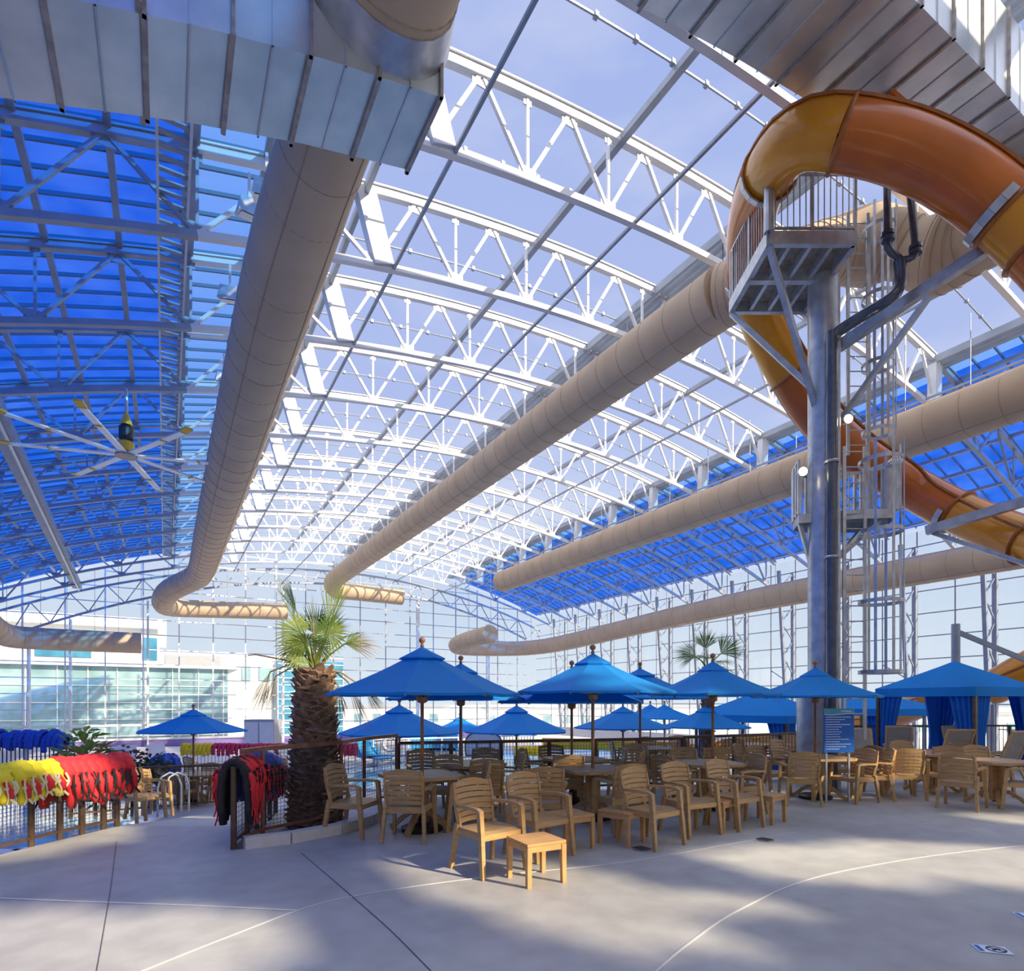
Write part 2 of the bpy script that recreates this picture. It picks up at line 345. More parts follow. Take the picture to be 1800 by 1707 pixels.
for k, y in enumerate(TY[1:]):
    b = MB(); P = arcpts(lambda x: zt(x)+.1, XL, XRR, 20, y-1.8); b.tube(P, .03, 5)
    for p in P[::1]: b.box(p, (.09, .1, .1))
    tag(b.build('sprinkler_pipe', 'steel2'), 'thin sprinkler pipe arching over the open roof, %s of the row from the metal ducts' % o_(k), 'pipe', 'roof sprinkler pipes')
# fixed blue roof, bay by bay
fixed = [(XW, .55, 'roofblue'), (.55, XL-.4, 'roofpale'), (XRR+.4, 26.2, 'roofpale'), (26.2, XE, 'roofblue')]
ys = [-.5]+TY+[WY]
for k in range(len(ys)-1):
    y0, y1 = ys[k], ys[k+1]
    for x0, x1, m in fixed:
        b = MB(); n = max(2, int((x1-x0)/1.5))
        b.grid(lambda u, v: ((x0+(x1-x0)*u), y0+(y1-y0)*v, zt(x0+(x1-x0)*u)+.3), n, 1)
        o = b.build(wname(), m, kind='structure')
        b = MB()
        for j in range(5):
            y = y0+(y1-y0)*j/5
            P = arcpts(lambda x: zt(x)+.24, x0, x1, n, y)
            for p, q in zip(P, P[1:]): b.bar(p, q, .05, .09)
        b.build('glazing_bars', 'barm', o)
k = 0
for x in [-13+1.5*i for i in range(10)]+[2.0, 3.1]+[25.4, 26.5, 28, 29.5, 31, 32.5, 34, 35.5]:
    w = .30 if abs(x-.5) < .1 else .14
    longi('purlin', x, zt, .14, w, .14, 'steel2', 'grey purlin under the blue %s roof panels, %s from the left' % ('left' if x < 10 else 'right', o_(k)), 'beam', 'blue roof purlins'); k += 1
# end glazing strip above the last truss: dark blue gable panels
vx = lambda y: -4.3-.04*(y-23)
b = MB(); b.bar((vx(4), 4, EYE+8.5), (vx(WY-2.6), WY-2.6, EYE+8.45), .55, .35); t = tag(b.build('valley_beam', 'steel2'), 'broad grey beam running down the left blue roof with a pipe clipped below', 'beam')
b = MB(); b.tube([(vx(4)+.1, 4, EYE+8.2), (vx(WY-2.6)+.1, WY-2.6, EYE+8.15)], .05, 8); b.build('conduit', 'steel', t)
for y in (7.1, 18.05, 29, 39.95, 50.9): b = MB(); b.bar((vx(y), y, EYE+8.6), (vx(y), y, zb(vx(y))), .06); b.build('hanger', 'steel2', t)
# cable tray
t = thing('cable_tray', (.15, 0, zb(.2)+.7), 0, 'long ladder shaped cable tray between the dark and pale blue roof', 'tray')
for dx in (-.28, .28): b = MB(); b.bar((dx, 5, 0), (dx, 50, 0), .05, .14); b.build('side_rail', 'steel', t)
b = MB()
for i in range(150): b.box((0, 5+.3*i, 0), (.56, .10, .04))
b.build('rungs', 'steel2', t)
# light boxes on the strip
for k, (x, y, z) in enumerate([(1.6, 9.6, 11.2), (1.7, 12.2, 11.3), (1.5, 13.2, 11.6), (1.4, 16.2, 11.6), (1.6, 20.6, 11.7), (1.7, 25, 11.7)]):
    t = thing('floodlight', (x, y, z+.3), R.uniform(-.3, .3), 'square metal floodlight housing on the pale blue strip, %s from the metal duct' % o_(k), 'light', 'floodlights on the roof strip')
    b = MB(); b.hexa([(-.25, -.3, -.3), (.25, -.3, -.3), (.25, .2, -.1), (-.25, .2, -.1), (-.2, -.2, .1), (.2, -.2, .1), (.2, .2, .1), (-.2, .2, .1)]); b.build('housing', 'galv', t)
    b = MB(); b.bar((0, 0, .1), (0, 0, .75), .05); b.build('bracket', 'steel', t)
    b = MB(); b.hexa([(-.2, -.27, -.31), (.2, -.27, -.31), (.2, .17, -.12), (-.2, .17, -.12), (-.2, -.27, -.30), (.2, -.27, -.30), (.2, .17, -.11), (-.2, .17, -.11)]); b.build('lens', 'white', t)
# ------------------------------------------------------------------ end wall (glass)
def wallwin(p0, p1, z0, z1f, hs, m='white', bw=.07, pane='glass', brace=False):
    """one glazed column from p0 to p1; z1f(t) gives head height"""
    p0, p1 = Vector((*p0, 0)), Vector((*p1, 0)); b = MB()
    b.quad((p0.x, p0.y, z0), (p1.x, p1.y, z0), (p1.x, p1.y, z1f(1)), (p0.x, p0.y, z1f(0))); o = b.build(wname(), pane, kind='structure')
    b = MB(); b.bar((p0.x, p0.y, z0), (p0.x, p0.y, z1f(0)), bw, bw)
    z = z0
    while z < max(z1f(0), z1f(1)):
        if z < min(z1f(0), z1f(1)): b.bar((p0.x, p0.y, z), (p1.x, p1.y, z), bw*.8, bw*.8)
        z += hs
    if brace: b.bar((p0.x, p0.y, z0+3.6), (p1.x, p1.y, z0+4.8), .06)
    b.build('mullions', m, o); return o
x = XW; ebase = -2.0
while x < XE-.1:
    x2 = min(x+2.5, XE); wallwin((x, WY), (x2, WY), ebase+.75, lambda t_, x=x, x2=x2: zt(x+(x2-x)*t_), 1.2, 'white' if x < 9 else 'steel2', .10 if x < 9 else .08); x = x2
b = MB(); b.box(((XW+XE)/2, WY, ebase+.35), (XE-XW, .25, .8)); b.build('wall_end', 'purple', kind='structure')
b = MB()
for z in (ebase+.78, ebase+1.9): b.box(((XW+11)/2, WY-.14, z), (11-XW, .12, .16))
b.build(tname(), 'white', kind='structure')
for k, px in enumerate((51, 124, 260, 497, 734, 857)):
    s = (px-290)/1197; X = s*ca*(WY-.5)/(1-sa*s)
    t = thing('glazing_post', (X, WY-.3, ebase), 0, 'tall %s lattice post against the glass end wall, %s from the left' % ('white', o_(k)), 'post', 'end wall posts')
    for dy in (0, -.5): b = MB(); b.bar((0, dy, 0), (0, dy, zg(X)-ebase), .14); b.build('chord', 'white' if k < 4 else 'steel', t)
    b = MB(); z = 0
    while z < zg(X)-ebase-1: b.bar((0, 0, z), (0, -.5, z+.6), .05); b.bar((0, -.5, z+.6), (0, 0, z+1.2), .05); z += 1.2
    b.build('lacing', 'steel', t)
# exit signs at the far wall
for px in (14, 90):
    o = thing('exit_sign', at(px, 1282, 44), 0, 'small green exit sign over the blue vests, %s of the two' % ('left' if px < 50 else 'right'), 'sign')
    b = MB(); b.box((0, 0, 0), (.55, .06, .28)); b.build('panel', 'green', o)
    cu = bpy.data.curves.new('exit_text', 'FONT'); cu.body = 'EXIT'; cu.size = .26; cu.align_x = 'CENTER'; cu.align_y = 'CENTER'; cu.materials.append(M['signw'])
    q0 = bpy.data.objects.new('lettering_source', cu); q = bpy.data.objects.new('lettering', bpy.data.meshes.new_from_object(q0)); bpy.data.objects.remove(q0); col.objects.link(q); q.parent = o; q.location = (0, -.04, 0); q.rotation_euler = (PI/2, 0, 0)
# ------------------------------------------------------------------ right glass wall and lattice columns
zr = lambda x: zt(XE)
yy = [-5, -.5, 3.6, 7.25, 9.25]+CY+[WY]
for a_, b_ in zip(yy, yy[1:]):
    for j in range(2):
        p, q = a_+(b_-a_)*j/2, a_+(b_-a_)*(j+1)/2
        wallwin((XE, p), (XE, q), -.9, lambda t_: zt(XE), 1.25, 'steel2', .07, brace=(j == 0))
b = MB(); b.box((XE, (WY-5)/2, -1.3), (.3, WY+5, .9)); b.build('wall_right', 'curb', kind='structure')
for k, y in enumerate(CY):
    t = thing('lattice_column', (XE-.3, y, -.9), 0, 'grey lattice column of the right glass wall, %s from the near end' % o_(k), 'column', 'lattice columns along the right wall')
    H = zb(XE)+.9+.9
    b = MB(); b.bar((0, 0, 0), (0, 0, H), .20, .20); b.build('outer_chord', 'steel2', t)
    b = MB(); b.bar((-.55, 0, 0), (-1.5, 0, H), .18, .18); b.build('inner_chord', 'steel2', t)
    b = MB(); z = 0; n = 5
    for i in range(n):
        z0, z1 = H*i/n, H*(i+1)/n; zm = (z0+z1)/2
        b.bar((0, 0, z0), (-.55-.95*zm/H, 0, zm), .07); b.bar((-.55-.95*zm/H, 0, zm), (0, 0, z1), .07)
    b.build('lacing', 'steel2', t)
b = MB(); b.box((XE-.35, WY/2, 2.2), (.16, WY, .22)); b.build(tname(), 'steel2', kind='structure')
# left wall, rear wall (behind the viewer)
b = MB(); b.box((XW, WY/2-11, 3.4), (.3, WY+22, 10)); b.build('wall_left', 'white', kind='structure')
b = MB(); b.box(((XW+XE)/2, -22, 6), (XE-XW, .3, 14)); b.build('wall_rear', 'white', kind='structure')
# ------------------------------------------------------------------ sun, and an added roof behind the viewer holed to shape sun patches
EL = math.radians(30); az = Vector((-.47, .88, 0)).normalized()
SD = Vector((az.x*math.cos(EL), az.y*math.cos(EL), -math.sin(EL)))
def toroof(p):
    q = Vector(p)
    for _ in range(4): q = Vector(p)-SD*((zt(q.x)+.3-p[2])/-SD.z)*-1 if False else Vector(p)-SD*((zt(q.x)+.3-p[2])/(-SD.z))
    return (q.x, q.y)
def fp(px, py): return fl(px, EYE*F/(py-HY), 0)
sun_gaps = [
 [fp(x, y) for x, y in [(-400, 1585), (150, 1600), (420, 1600), (560, 1640), (430, 1720), (300, 1760), (-400, 1900)]],
 [fp(x, y) for x, y in [(690, 1512), (960, 1518), (1100, 1545), (1240, 1572), (1400, 1590), (1350, 1606), (1180, 1604), (1290, 1650), (1290, 1680), (1060, 1668), (860, 1610), (740, 1560)]],
 [fp(x, y) for x, y in [(1210, 1502), (1330, 1490), (1470, 1478), (1640, 1480), (1800, 1492), (2000, 1500), (2000, 1560), (1800, 1562), (1640, 1545), (1560, 1566), (1400, 1545), (1250, 1520)]],
 [fp(x, y) for x, y in [(1700, 1434), (1800, 1430), (1980, 1440), (1980, 1450), (1800, 1454)]],
 [fp(x, y) for x, y in [(-120, 1500), (60, 1478), (200, 1452), (262, 1450), (200, 1478), (80, 1500), (-120, 1530)]],
 [fp(x, y) for x, y in [(1280, 1402), (1390, 1392), (1560, 1395), (1560, 1402), (1400, 1404)]],
 [at(x, y, 8.6) for x, y in [(450, 960), (720, 960), (720, 1180), (640, 1240), (450, 1240)]],
 [at(x, y, 8.9) for x, y in [(800, 1330), (905, 1320), (905, 1390), (850, 1400), (800, 1380)]],
 [at(x, y, 9.4) for x, y in [(960, 1325), (1060, 1325), (1060, 1350), (960, 1352)]],
 [at(x, y, 7.4) for x, y in [(-200, 1290), (250, 1290), (250, 1420), (-200, 1420)]],
 [at(x, y, 8.2) for x, y in [(900, 1120), (1190, 1120), (1190, 1230), (1050, 1235)]],
]
OP = [[toroof(p) for p in o] for o in sun_gaps]
def inside(x, y, P):
    c = False; n = len(P)
    for i in range(n):
        x1, y1 = P[i]; x2, y2 = P[(i+1) % n]
        if (y1 > y) != (y2 > y) and x < (x2-x1)*(y-y1)/(y2-y1)+x1: c = not c
    return c
b = MB(); st = .3
x = XW
while x < XE+8:
    y = -48; run = None
    while y <= -.5+1e-6:
        hole = any(inside(x+st/2, y+st/2, P) for P in OP) or y+st > -.5
        if not hole and run is None: run = y
        if hole and run is not None:
            za, zc = zt(min(x, XE))+.3, zt(min(x+st, XE))+.3
            b.quad((x, run, za), (x+st, run, zc), (x+st, y, zc), (x, y, za)); run = None
        y += st
    x += st
b.build('ceiling', 'roofop', kind='structure')  # unseen light blocker; its gaps are cut to throw the sun patches
# ================================================================== FABRIC DUCTS
def duct(path, r, label, n=6, seam=.95, m='fabric', lines=True, caps=True):
    P = spline(path, n); O = P[0].copy(); P = [p-O for p in P]
    d = [0]
    for p, q in zip(P, P[1:]): d.append(d[-1]+(q-p).length)
    rs = r if isinstance(r, list) else None
    def rad(i):
        if not rs: return r
        u = i/(len(P)-1)*(len(rs)-1); k = min(int(u), len(rs)-2); return rs[k]+(rs[k+1]-rs[k])*(u-k)
    t = thing('fabric_duct', O, 0, label, 'duct')
    b = MB(); b.tube(P, [rad(i) for i in range(len(P))], 28, caps); b.build('sleeve', m, t, .7)
    b = MB(); s = seam*.5; i = 0
    while s < d[-1]:
        while d[i+1] < s: i += 1
        u = (s-d[i])/(d[i+1]-d[i]); p = P[i].lerp(P[i+1], u); b.ring(p, P[i+1]-P[i], rad(i)+.002, .009, 28, 4); s += seam
    if lines:
        for ang in (-.6, .5, 2.4, 3.7):
            Q = []
            for i, p in enumerate(P):
                tt = (P[min(i+1, len(P)-1)]-P[max(i-1, 0)]).normalized(); u = Vector((0, 0, 1)) if abs(tt.z) < .9 else Vector((1, 0, 0)); u = (u-tt*u.dot(tt)).normalized(); v = tt.cross(u)
                Q.append(p+(u*math.cos(ang)+v*math.sin(ang))*(rad(i)+.002))
            b.tube(Q, .010, 4)
    b.build('seams', 'seam', t)
    for i in range(0, len(P), max(1, len(P)//10)):
        w = P[i]+O
        if zb(w.x)-w.z > rad(i)+.2 and w.x < 30: b = MB(); b.tube([P[i]+Vector((0, 0, rad(i))), Vector((P[i].x, P[i].y, zb(w.x)-O.z))], .012, 5); b.build('hanger_cable', 'steel2', t)
    return t
E = EYE
duct([(1.97, 7.2, E+7.9), (1.93, 9, E+7.9), (1.88, 12, E+7.9), (1.88, 20, E+7.85), (1.88, 30, E+7.85), (1.86, 39.5, E+7.85), (1.4, 42.5, E+7.8), (.2, 46, E+7.5), (-.1, 49.5, E+7.2), (.6, 52.0, E+7.3), (2.8, 52.7, E+7.45), (6, 52.7, E+7.6), (8.9, 52.7, E+7.7)], [.58, .60, .68, .72, .73, .72, .72, .72, .72, .70, .68, .68, .68], 'long tan fabric duct from under the metal duct, left of the open roof')
duct([(12.35, 10.2, E+10.45), (12.35, 16, E+10.5), (12.4, 25, E+10.5), (12.4, 35, E+10.5), (12.4, 46, E+10.5), (12.2, 50, E+10.2), (13.0, 52.4, E+9.95), (15, 52.7, E+9.95), (19.2, 52.7, E+9.9)], .73, 'long tan fabric duct under the ridge, ending above the palm')
duct([(20.5, -1, E+8.6), (20.5, 8, E+8.6), (20.5, 20, E+8.6), (20.5, 36, E+8.55)], .73, 'tan fabric duct under the right edge of the open roof')
P4 = [(28.4, -3, E+5.8), (28.4, 8, E+5.8), (28.4, 20, E+5.75), (28.4, 28, E+5.5), (28.4, 34, E+5.2), (28.3, 40, E+4.9), (27.6, 43.3, E+4.8), (25.5, 44.4, E+4.7), (22, 44.4, E+4.6), (20.6, 43.8, E+4.7), (20.4, 41, E+4.9), (20.4, 37.5, E+5.0)]
duct(P4, .64, 'low tan fabric duct along the right glass wall, hooking back at its far end')
duct([(-8.6, 30, E+6.5), (-8.6, 38, E+5.2), (-8.6, 43, E+4.5), (-8.3, 46.4, E+4.1), (-6.8, 47.3, E+4.05), (-4, 47.4, E+4.05), (-1.4, 47.4, E+4.05)], .70, 'tan fabric duct end hanging low in front of the end wall at far left', lines=False)
duct([(2.0, 6.0, E+7.7), (2.0, 5.2, E+7.7), (2.0, 3.5, E+7.75), (2.0, 1, E+7.8)], .74, 'tan fabric duct coming overhead out of the metal duct at the top', lines=False, seam=.5)
# folded elbow of the ridge duct near the tower
tw = [(12.35, 10.2, E+10.45)]+[at(*q) for q in ((1400, 470, 13.9), (1480, 440, 14.2), (1560, 432, 14.0), (1630, 445, 13.6), (1700, 430, 13.0), (1770, 380, 12.2), (1850, 300, 11.4))]
t = duct(tw, [.73, .74, .70, .84, .62, .88, .66, .82, .70], 'creased tan fabric elbow behind the slide, joining the ridge duct', n=8, seam=.24, lines=False)
# ================================================================== METAL DUCTS
def metal_duct(secs, label, nrib):
    """secs: list of (x, z bottom) ; uses y0,y1,height"""
    xs, y0, y1, H = secs
    t = thing('metal_duct', (xs[0][0], (y0+y1)/2, xs[0][1]), 0, label, 'duct'); O = Vector((xs[0][0], (y0+y1)/2, xs[0][1]))
    b = MB()
    for (xa, za), (xb, zb_) in zip(xs, xs[1:]):
        b.hexa([Vector(p)-O for p in ((xa, y0, za), (xb, y0, zb_), (xb, y1, zb_), (xa, y1, za), (xa, y0, za+H), (xb, y0, zb_+H), (xb, y1, zb_+H), (xa, y1, za+H))])
    b.build('casing', 'galvd', t)
    xa, xb = xs[0][0], xs[-1][0]
    def zz(x):
        for (p, za), (q, zc) in zip(xs, xs[1:]):
            if p <= x <= q: return za+(zc-za)*(x-p)/(q-p)
        return xs[-1][1]
    for k in range(nrib+1):
        x = xa+(xb-xa)*k/nrib; z = zz(x); b = MB()
        w = .05 if k % 2 == 0 else .02; d = .035 if k % 2 == 0 else .015
        b.bar(Vector((x, y0-d, z-d/2))-O, Vector((x, y1+d, z-d/2))-O, w, d); b.bar(Vector((x, y0-d/2, z-d))-O, Vector((x, y0-d/2, z+H+d))-O, w, d, up=(1, 0, 0)); b.bar(Vector((x, y1+d/2, z-d))-O, Vector((x, y1+d/2, z+H+d))-O, w, d, up=(1, 0, 0))
        b.build('rib', 'galvr' if k % 2 == 0 else 'galvd', t)
    for x in (xa+.3, (xa+xb)/2, xb-.3):
        for y in (y0+.05, y1-.05): b = MB(); b.bar(Vector((x, y, zz(x)+H))-O, Vector((x, y, zt(x)))-O, .03); b.build('hanger_rod', 'galvr', t)
    return t
secA = ([(-5.2, E+4.2), (-3.2, E+5.05), (-1.35, E+5.75), (.21, E+6.3), (1.4, E+6.65), (2.72, E+6.95)], 6.2, 7.27, 1.5)
tA = metal_duct(secA, 'curved galvanised rectangular duct across the top left corner', 22)
b = MB(); P = [Vector((2.0, 6.25, E+7.7)), Vector((2.0, 5.85, E+7.7))]; O = tA.location
b.tube([p-O for p in P], [.86, .76], 28); b.build('round_collar', 'galv', tA, .6)
for k, (x, y0, lab) in enumerate(((.15, 7.25, 'behind the top left metal duct'),)):
    b = MB(); b.bar((x-.35, 6.1, E+6.2), (x-.35, 6.1, E+8.6), .06, .06); b.bar((x-.35, 6.1, E+6.2), (x-.35, 7.4, E+6.2), .06, .06)
    b.bar((x-.35, 7.4, E+6.2), (x-.35, 7.4, E+8.6), .06, .06); tag(b.build('duct_hanger', 'galvr'), 'slotted steel hanger strapped around the top left metal duct', 'bracket')
s = 1.10
secB = ([(2.6, E+7.95*s), (4.7, E+8.44*s), (6.15, E+8.75*s), (7.5, E+9.0*s), (9.5, E+9.3*s), (12, E+9.5*s), (15.5, E+9.55*s)], 3.95*s, 5.45*s, 1.5)
metal_duct(secB, 'wide galvanised rectangular duct crossing the top right corner', 26)
# ================================================================== SLIDE
SP = [(2060, 700, 8.6), (1950, 565, 8.9), (1860, 462, 9.1), (1770, 376, 9.3), (1680, 308, 9.4), (1585, 262, 9.5), (1480, 238, 9.6), (1415, 240, 9.9), (1365, 283, 10.6), (1325, 370, 12.0), (1316, 470, 13.2), (1338, 560, 13.8), (1384, 650, 14.0), (1440, 735, 14.2), (1510, 800, 14.6), (1590, 850, 14.8), (1665, 892, 14.2), (1740, 926, 13.4), (1810, 953, 12.6), (1900, 985, 11.6)]
P = spline([at(*q) for q in SP], 8); O = P[0].copy(); P = [p-O for p in P]
SL = thing('water_slide', O, 0, 'translucent orange and amber tube slide winding around the steel tower', 'slide')
d = [0]
for p, q in zip(P, P[1:]): d.append(d[-1]+(q-p).length)
def pt(s):
    s = max(0, min(s, d[-1]-1e-4)); i = 0
    while d[i+1] < s: i += 1
    return P[i].lerp(P[i+1], (s-d[i])/(d[i+1]-d[i])), (P[i+1]-P[i]).normalized()
def sat(ix): return d[min(len(d)-1, int(ix*8))]
cuts = [0, sat(2.45), sat(3.05), sat(6.1), sat(8.3), sat(10.4), sat(12.2), sat(14.4), sat(16.3), sat(18), d[-1]]
pal = ['rust', 'amber', 'rust', 'amber', 'rust', 'amber', 'rust', 'rust', 'amber', 'amber']
pal = ['rust', 'amber', 'rust', 'amber', 'rust', 'amber', 'rust', 'rust', 'amber', 'amber']
for k in range(len(cuts)-1):
    a_, c_ = cuts[k], cuts[k+1]; n = max(4, int((c_-a_)/.22)); Q = [pt(a_+(c_-a_)*i/n)[0] for i in range(n+1)]
    b = MB(); b.tube(Q, .47, 28, False); seg = b.build('slide_segment', pal[k], SL, True)
    b = MB(); rr = .56; T0 = pt(a_)[1]; b.ring(Q[0], T0, .49, .04, 28, 6)
    for sgn in (1, -1):      # long edge flanges
        e = []
        for i, p in enumerate(Q):
            t = (Q[min(i+1, n)]-Q[max(i-1, 0)]).normalized(); sd = t.cross(Vector((0, 0, 1))).normalized(); up_ = sd.cross(t)
            e.append(p+(sd*sgn*.8+up_*.6).normalized()*.49)
        b.tube(e, .035, 5)
    b.build('flange', 'flange', seg)
# saddles
for ix in (3.2, 8.35, 10.3, 16.2):
    p, t = pt(sat(ix)); b = MB(); sd = t.cross(Vector((0, 0, 1))).normalized(); up_ = sd.cross(t); pr = None
    for i in range(9):
        g = math.radians(190+160*i/8); q = p+(sd*math.cos(g)+up_*math.sin(g))*.53
        if pr is not None: b.bar(pr, q, .14, .03, up=t.cross(q-pr))
        pr = q
    b.build('saddle', 'galv', SL)
# upper thin orange pipe
b = MB(); Q = [at(1565, 160, 9.7), at(1600, 190, 9.75), at(1650, 232, 9.85)]; b.tube(Q, .05, 10); o = tag(b.build('spout_pipe', 'rust'), 'thin orange pipe above the slide under the right metal duct', 'pipe')
# ================================================================== TOWER
CD = 11.7; cp = fl(1448, CD); base = cp
T = thing('slide_tower', base, -A, 'galvanised steel tower with platform, ladders and cages beside the slide', 'tower')
# local axes: x = right of view, y = away
def tl(px, py, D): L = (px-900)/F*D; return Vector((L-(1448-900)/F*CD, D-CD, EYE+(HY-py)/F*D))
zp = EYE+8.58
b = MB(); b.lathe([(.29, 0), (.29, zp-.15)], n=28); b.build('column', 'galv', T, .6)
b = MB(); b.lathe([(.40, 0), (.40, 1.95), (.36, 2.0)], c=(-.08, .05, 0), n=28); b.build('column_sleeve', 'galv', T, .6)
xl, xr, yn, yf = -1.38, .12, -1.0, .85          # platform
xl, xr = tl(1352, 0, 10.7).x, tl(1503, 0, 10.7).x
b = MB()
for y in (yn, yf): b.bar((xl, y, zp-.12), (xr, y, zp-.12), .10, .24)
for x in (xl, xr): b.bar((x, yn, zp-.12), (x, yf, zp-.12), .10, .24)
for k in range(1, 4): b.bar((xl+(xr-xl)*k/4, yn, zp-.14), (xl+(xr-xl)*k/4, yf, zp-.14), .07, .16)
b.bar((xl, -.1, zp-.18), (xr, -.1, zp-.18), .12, .18)
pf = b.build('platform', 'galv', T)
b = MB(); n = 34
for k in range(n+1): b.bar((xl, yn+(yf-yn)*k/n, zp+.0), (xr, yn+(yf-yn)*k/n, zp), .03, .03)
b.build('grating', 'galvr', pf)
def railing(pts, h, parent, sp=.11, pr=.022, post='galv', name='guard_rail', bott=.08):
    b = MB()
    for p, q in zip(pts, pts[1:]):
        p, q = Vector(p), Vector(q); L_ = (q-p).length; n = max(1, round(L_/sp)); H = Vector((0, 0, h))
        b.bar(p+H, q+H, .045, .045); b.bar(p+Vector((0, 0, bott)), q+Vector((0, 0, bott)), .035)
        for k in range(n+1):
            u = p.lerp(q, k/n); big = k % max(1, n//2) == 0; b.bar(u+Vector((0, 0, 0 if big else bott)), u+H, .05 if big else .016)
    return b.build(name, post, parent)
railing([(xr, yn, zp), (xl, yn, zp)], 1.07, T); railing([(xl, yn, zp), (xl, yf, zp)], 1.07, T); railing([(xr, yf, zp), (xl, yf, zp)], 1.07, T)
for a_, c_ in (((xl, yn, zp-.25), (-.22, -.1, zp-2.7)), ((xl, yf, zp-.25), (-.25, .1, zp-2.2)), ((xr, yf, zp-.25), (.25, .1, zp-1.6))):
    b = MB(); b.bar(a_, c_, .10, .10); b.build('diagonal_strut', 'galv', T)
# post holding the slide over the platform corner
b = MB(); b.tube([(xl, yn, zp), (xl, yn, zp+1.1)], .09, 12); b.build('slide_post', 'galv', T)
# ladder with safety cage
def ladder(px, D, y0, y1, cage0, label, r=.32):
    x, yy, _ = tl(px, 0, D); z0 = EYE+(HY-y0)/F*D; z1 = EYE+(HY-y1)/F*D; zc = EYE+(HY-cage0)/F*D
    lo = bpy.data.objects.new('ladder', None); col.objects.link(lo); lo.parent = T
    for dx in (-.2, .2): b = MB(); b.bar((x+dx, yy, z0), (x+dx, yy, z1), .06, .035); b.build('stile', 'galv', lo)
    z = z0+.2
    while z < z1: b = MB(); b.tube([(x-.2, yy, z), (x+.2, yy, z)], .013, 6); b.build('rung', 'galv', lo); z += .3
    co = bpy.data.objects.new('safety_cage', None); col.objects.link(co); co.parent = T; c = Vector((x+r*1.15, yy-.12, 0))
    z = zc
    while z < z1+.01:
        prev = None; hoops = MB()
        for i in range(17):
            g = 2*PI*i/16; q = c+Vector((r*math.cos(g), r*math.sin(g), z))
            if prev is not None: hoops.bar(prev, q, .012, .07)
            prev = q
        hoops.build('hoop', 'galv', co); z += 1.35
    for i in (0, 2, 4, 10, 12, 14):
        g = 2*PI*i/16; fl_ = 1.25 if True else 1
        b = MB(); q = c+Vector((r*math.cos(g), r*math.sin(g), 0)); b.bar(q+Vector((0, 0, zc)), q+Vector((0, 0, z1)), .05, .012, up=(math.cos(g), math.sin(g), 0)); b.build('strap', 'galv', co)
ladder(1508, 11.9, 800, 375, 765, '', .30); ladder(1502, 11.4, 1300, 785, 1182, '', .38)
# middle landing
zm = EYE+(HY-915)/F*12.1
b = MB(); pts = [(-.5, .0), (-.35, .55), (.3, .75), (1.1, .6), (1.35, .1), (1.2, -.35), (.5, -.3)]
b.poly([(*p, zm) for p in pts], zm, zm-.18); b.build('landing', 'galv', T)
railing([(*p, zm) for p in ((-.5, 0), (-.35, .55), (.3, .75), (1.1, .6), (1.35, .1), (1.3, -.3))], 1.07, T)
for q in ((-.45, .1), (1.1, .5), (1.1, -.2)): b = MB(); b.bar((q[0], q[1], zm-.1), (.2 if q[0] > 0 else -.2, .1, zm-1.0), .07); b.build('diagonal_strut', 'galv', T)
# support arms to the slide
b = MB(); b.bar(tl(1470, 612, 11.7), tl(1742, 432, 9.7), .14, .20); b.build('support_arm', 'galv', T)
b = MB(); b.bar(tl(1480, 735, 11.7), tl(1634, 520, 10.2), .09, .09); b.build('diagonal_strut', 'galv', T)
b = MB(); b.bar(tl(1738, 436, 9.7), tl(1772, 368, 9.35), .24, .05); b.build('saddle_plate', 'galv', T)
b = MB(); b.bar(tl(1628, 933, 13.6), tl(1860, 864, 11.8), .14, .20); b.build('support_arm', 'galv', T)
b = MB(); b.bar(tl(1640, 937, 13.6), tl(1860, 1010, 12.0), .09, .09); b.build('support_arm', 'galv', T)
# floodlights on the tower
for px, py, lab in ((1414, 827, 'left'), (1494, 734, 'right')):
    p = at(px, py, 11.3); o = thing('tower_floodlight', p, -A, 'glowing round floodlight on the %s side of the tower column' % lab, 'light')
    b = MB(); b.tube([(0, .05, 0), (0, .22, .02)], [.085, .05], 14); b.build('housing', 'galv', o)
    b = MB(); b.tube([(0, .03, 0), (0, .05, 0)], .075, 14); b.build('lens', 'bulb', o)
    b = MB(); b.bar((0, .18, 0), (.22 if lab == 'left' else -.22, .35, 0), .03); b.build('bracket', 'galvr', o)
# water pipes
O = at(1462, 1300, 11.25)
WP = thing('water_pipe', (O.x, O.y, 0), 0, 'dark water main rising along the tower column to the slide', 'pipe'); O = Vector((O.x, O.y, 0))
def wp(pts, r, name, m='dark', n=3):
    b = MB(); b.tube([p-O for p in spline(pts, n)], r, 14); return b.build(name, m, WP, .8)
wp([fl(1462, 11.25, .02), fl(1462, 11.25, 4), at(1462, 620, 11.25), at(1463, 597, 11.25), at(1475, 582, 11.2), at(1520, 553, 10.9), at(1555, 532, 10.6), at(1575, 515, 10.5), at(1583, 490, 10.5), at(1581, 458, 10.5)], .105, 'riser')
wp([at(1557, 160, 10.4), at(1559, 300, 10.4), at(1560, 420, 10.4), at(1563, 440, 10.4), at(1581, 455, 10.5)], .062, 'drop_pipe')
wp([at(1596, 300, 10.4), at(1604, 380, 10.4), at(1609, 432, 10.4), at(1605, 452, 10.4), at(1581, 458, 10.5)], .062, 'drop_pipe')
for px, py in ((1560, 412), (1609, 435), (1561, 421), (1609, 444)):
    b = MB(); b.tube([at(px, py-3, 10.4)-O, at(px, py+3, 10.4)-O], .105, 14); b.build('coupling', 'dark', WP)
wp([fl(1473, 11.3, .02), fl(1473, 11.3, 4), at(1473, 640, 11.3), at(1474, 600, 11.3)], .045, 'conduit', 'galv')
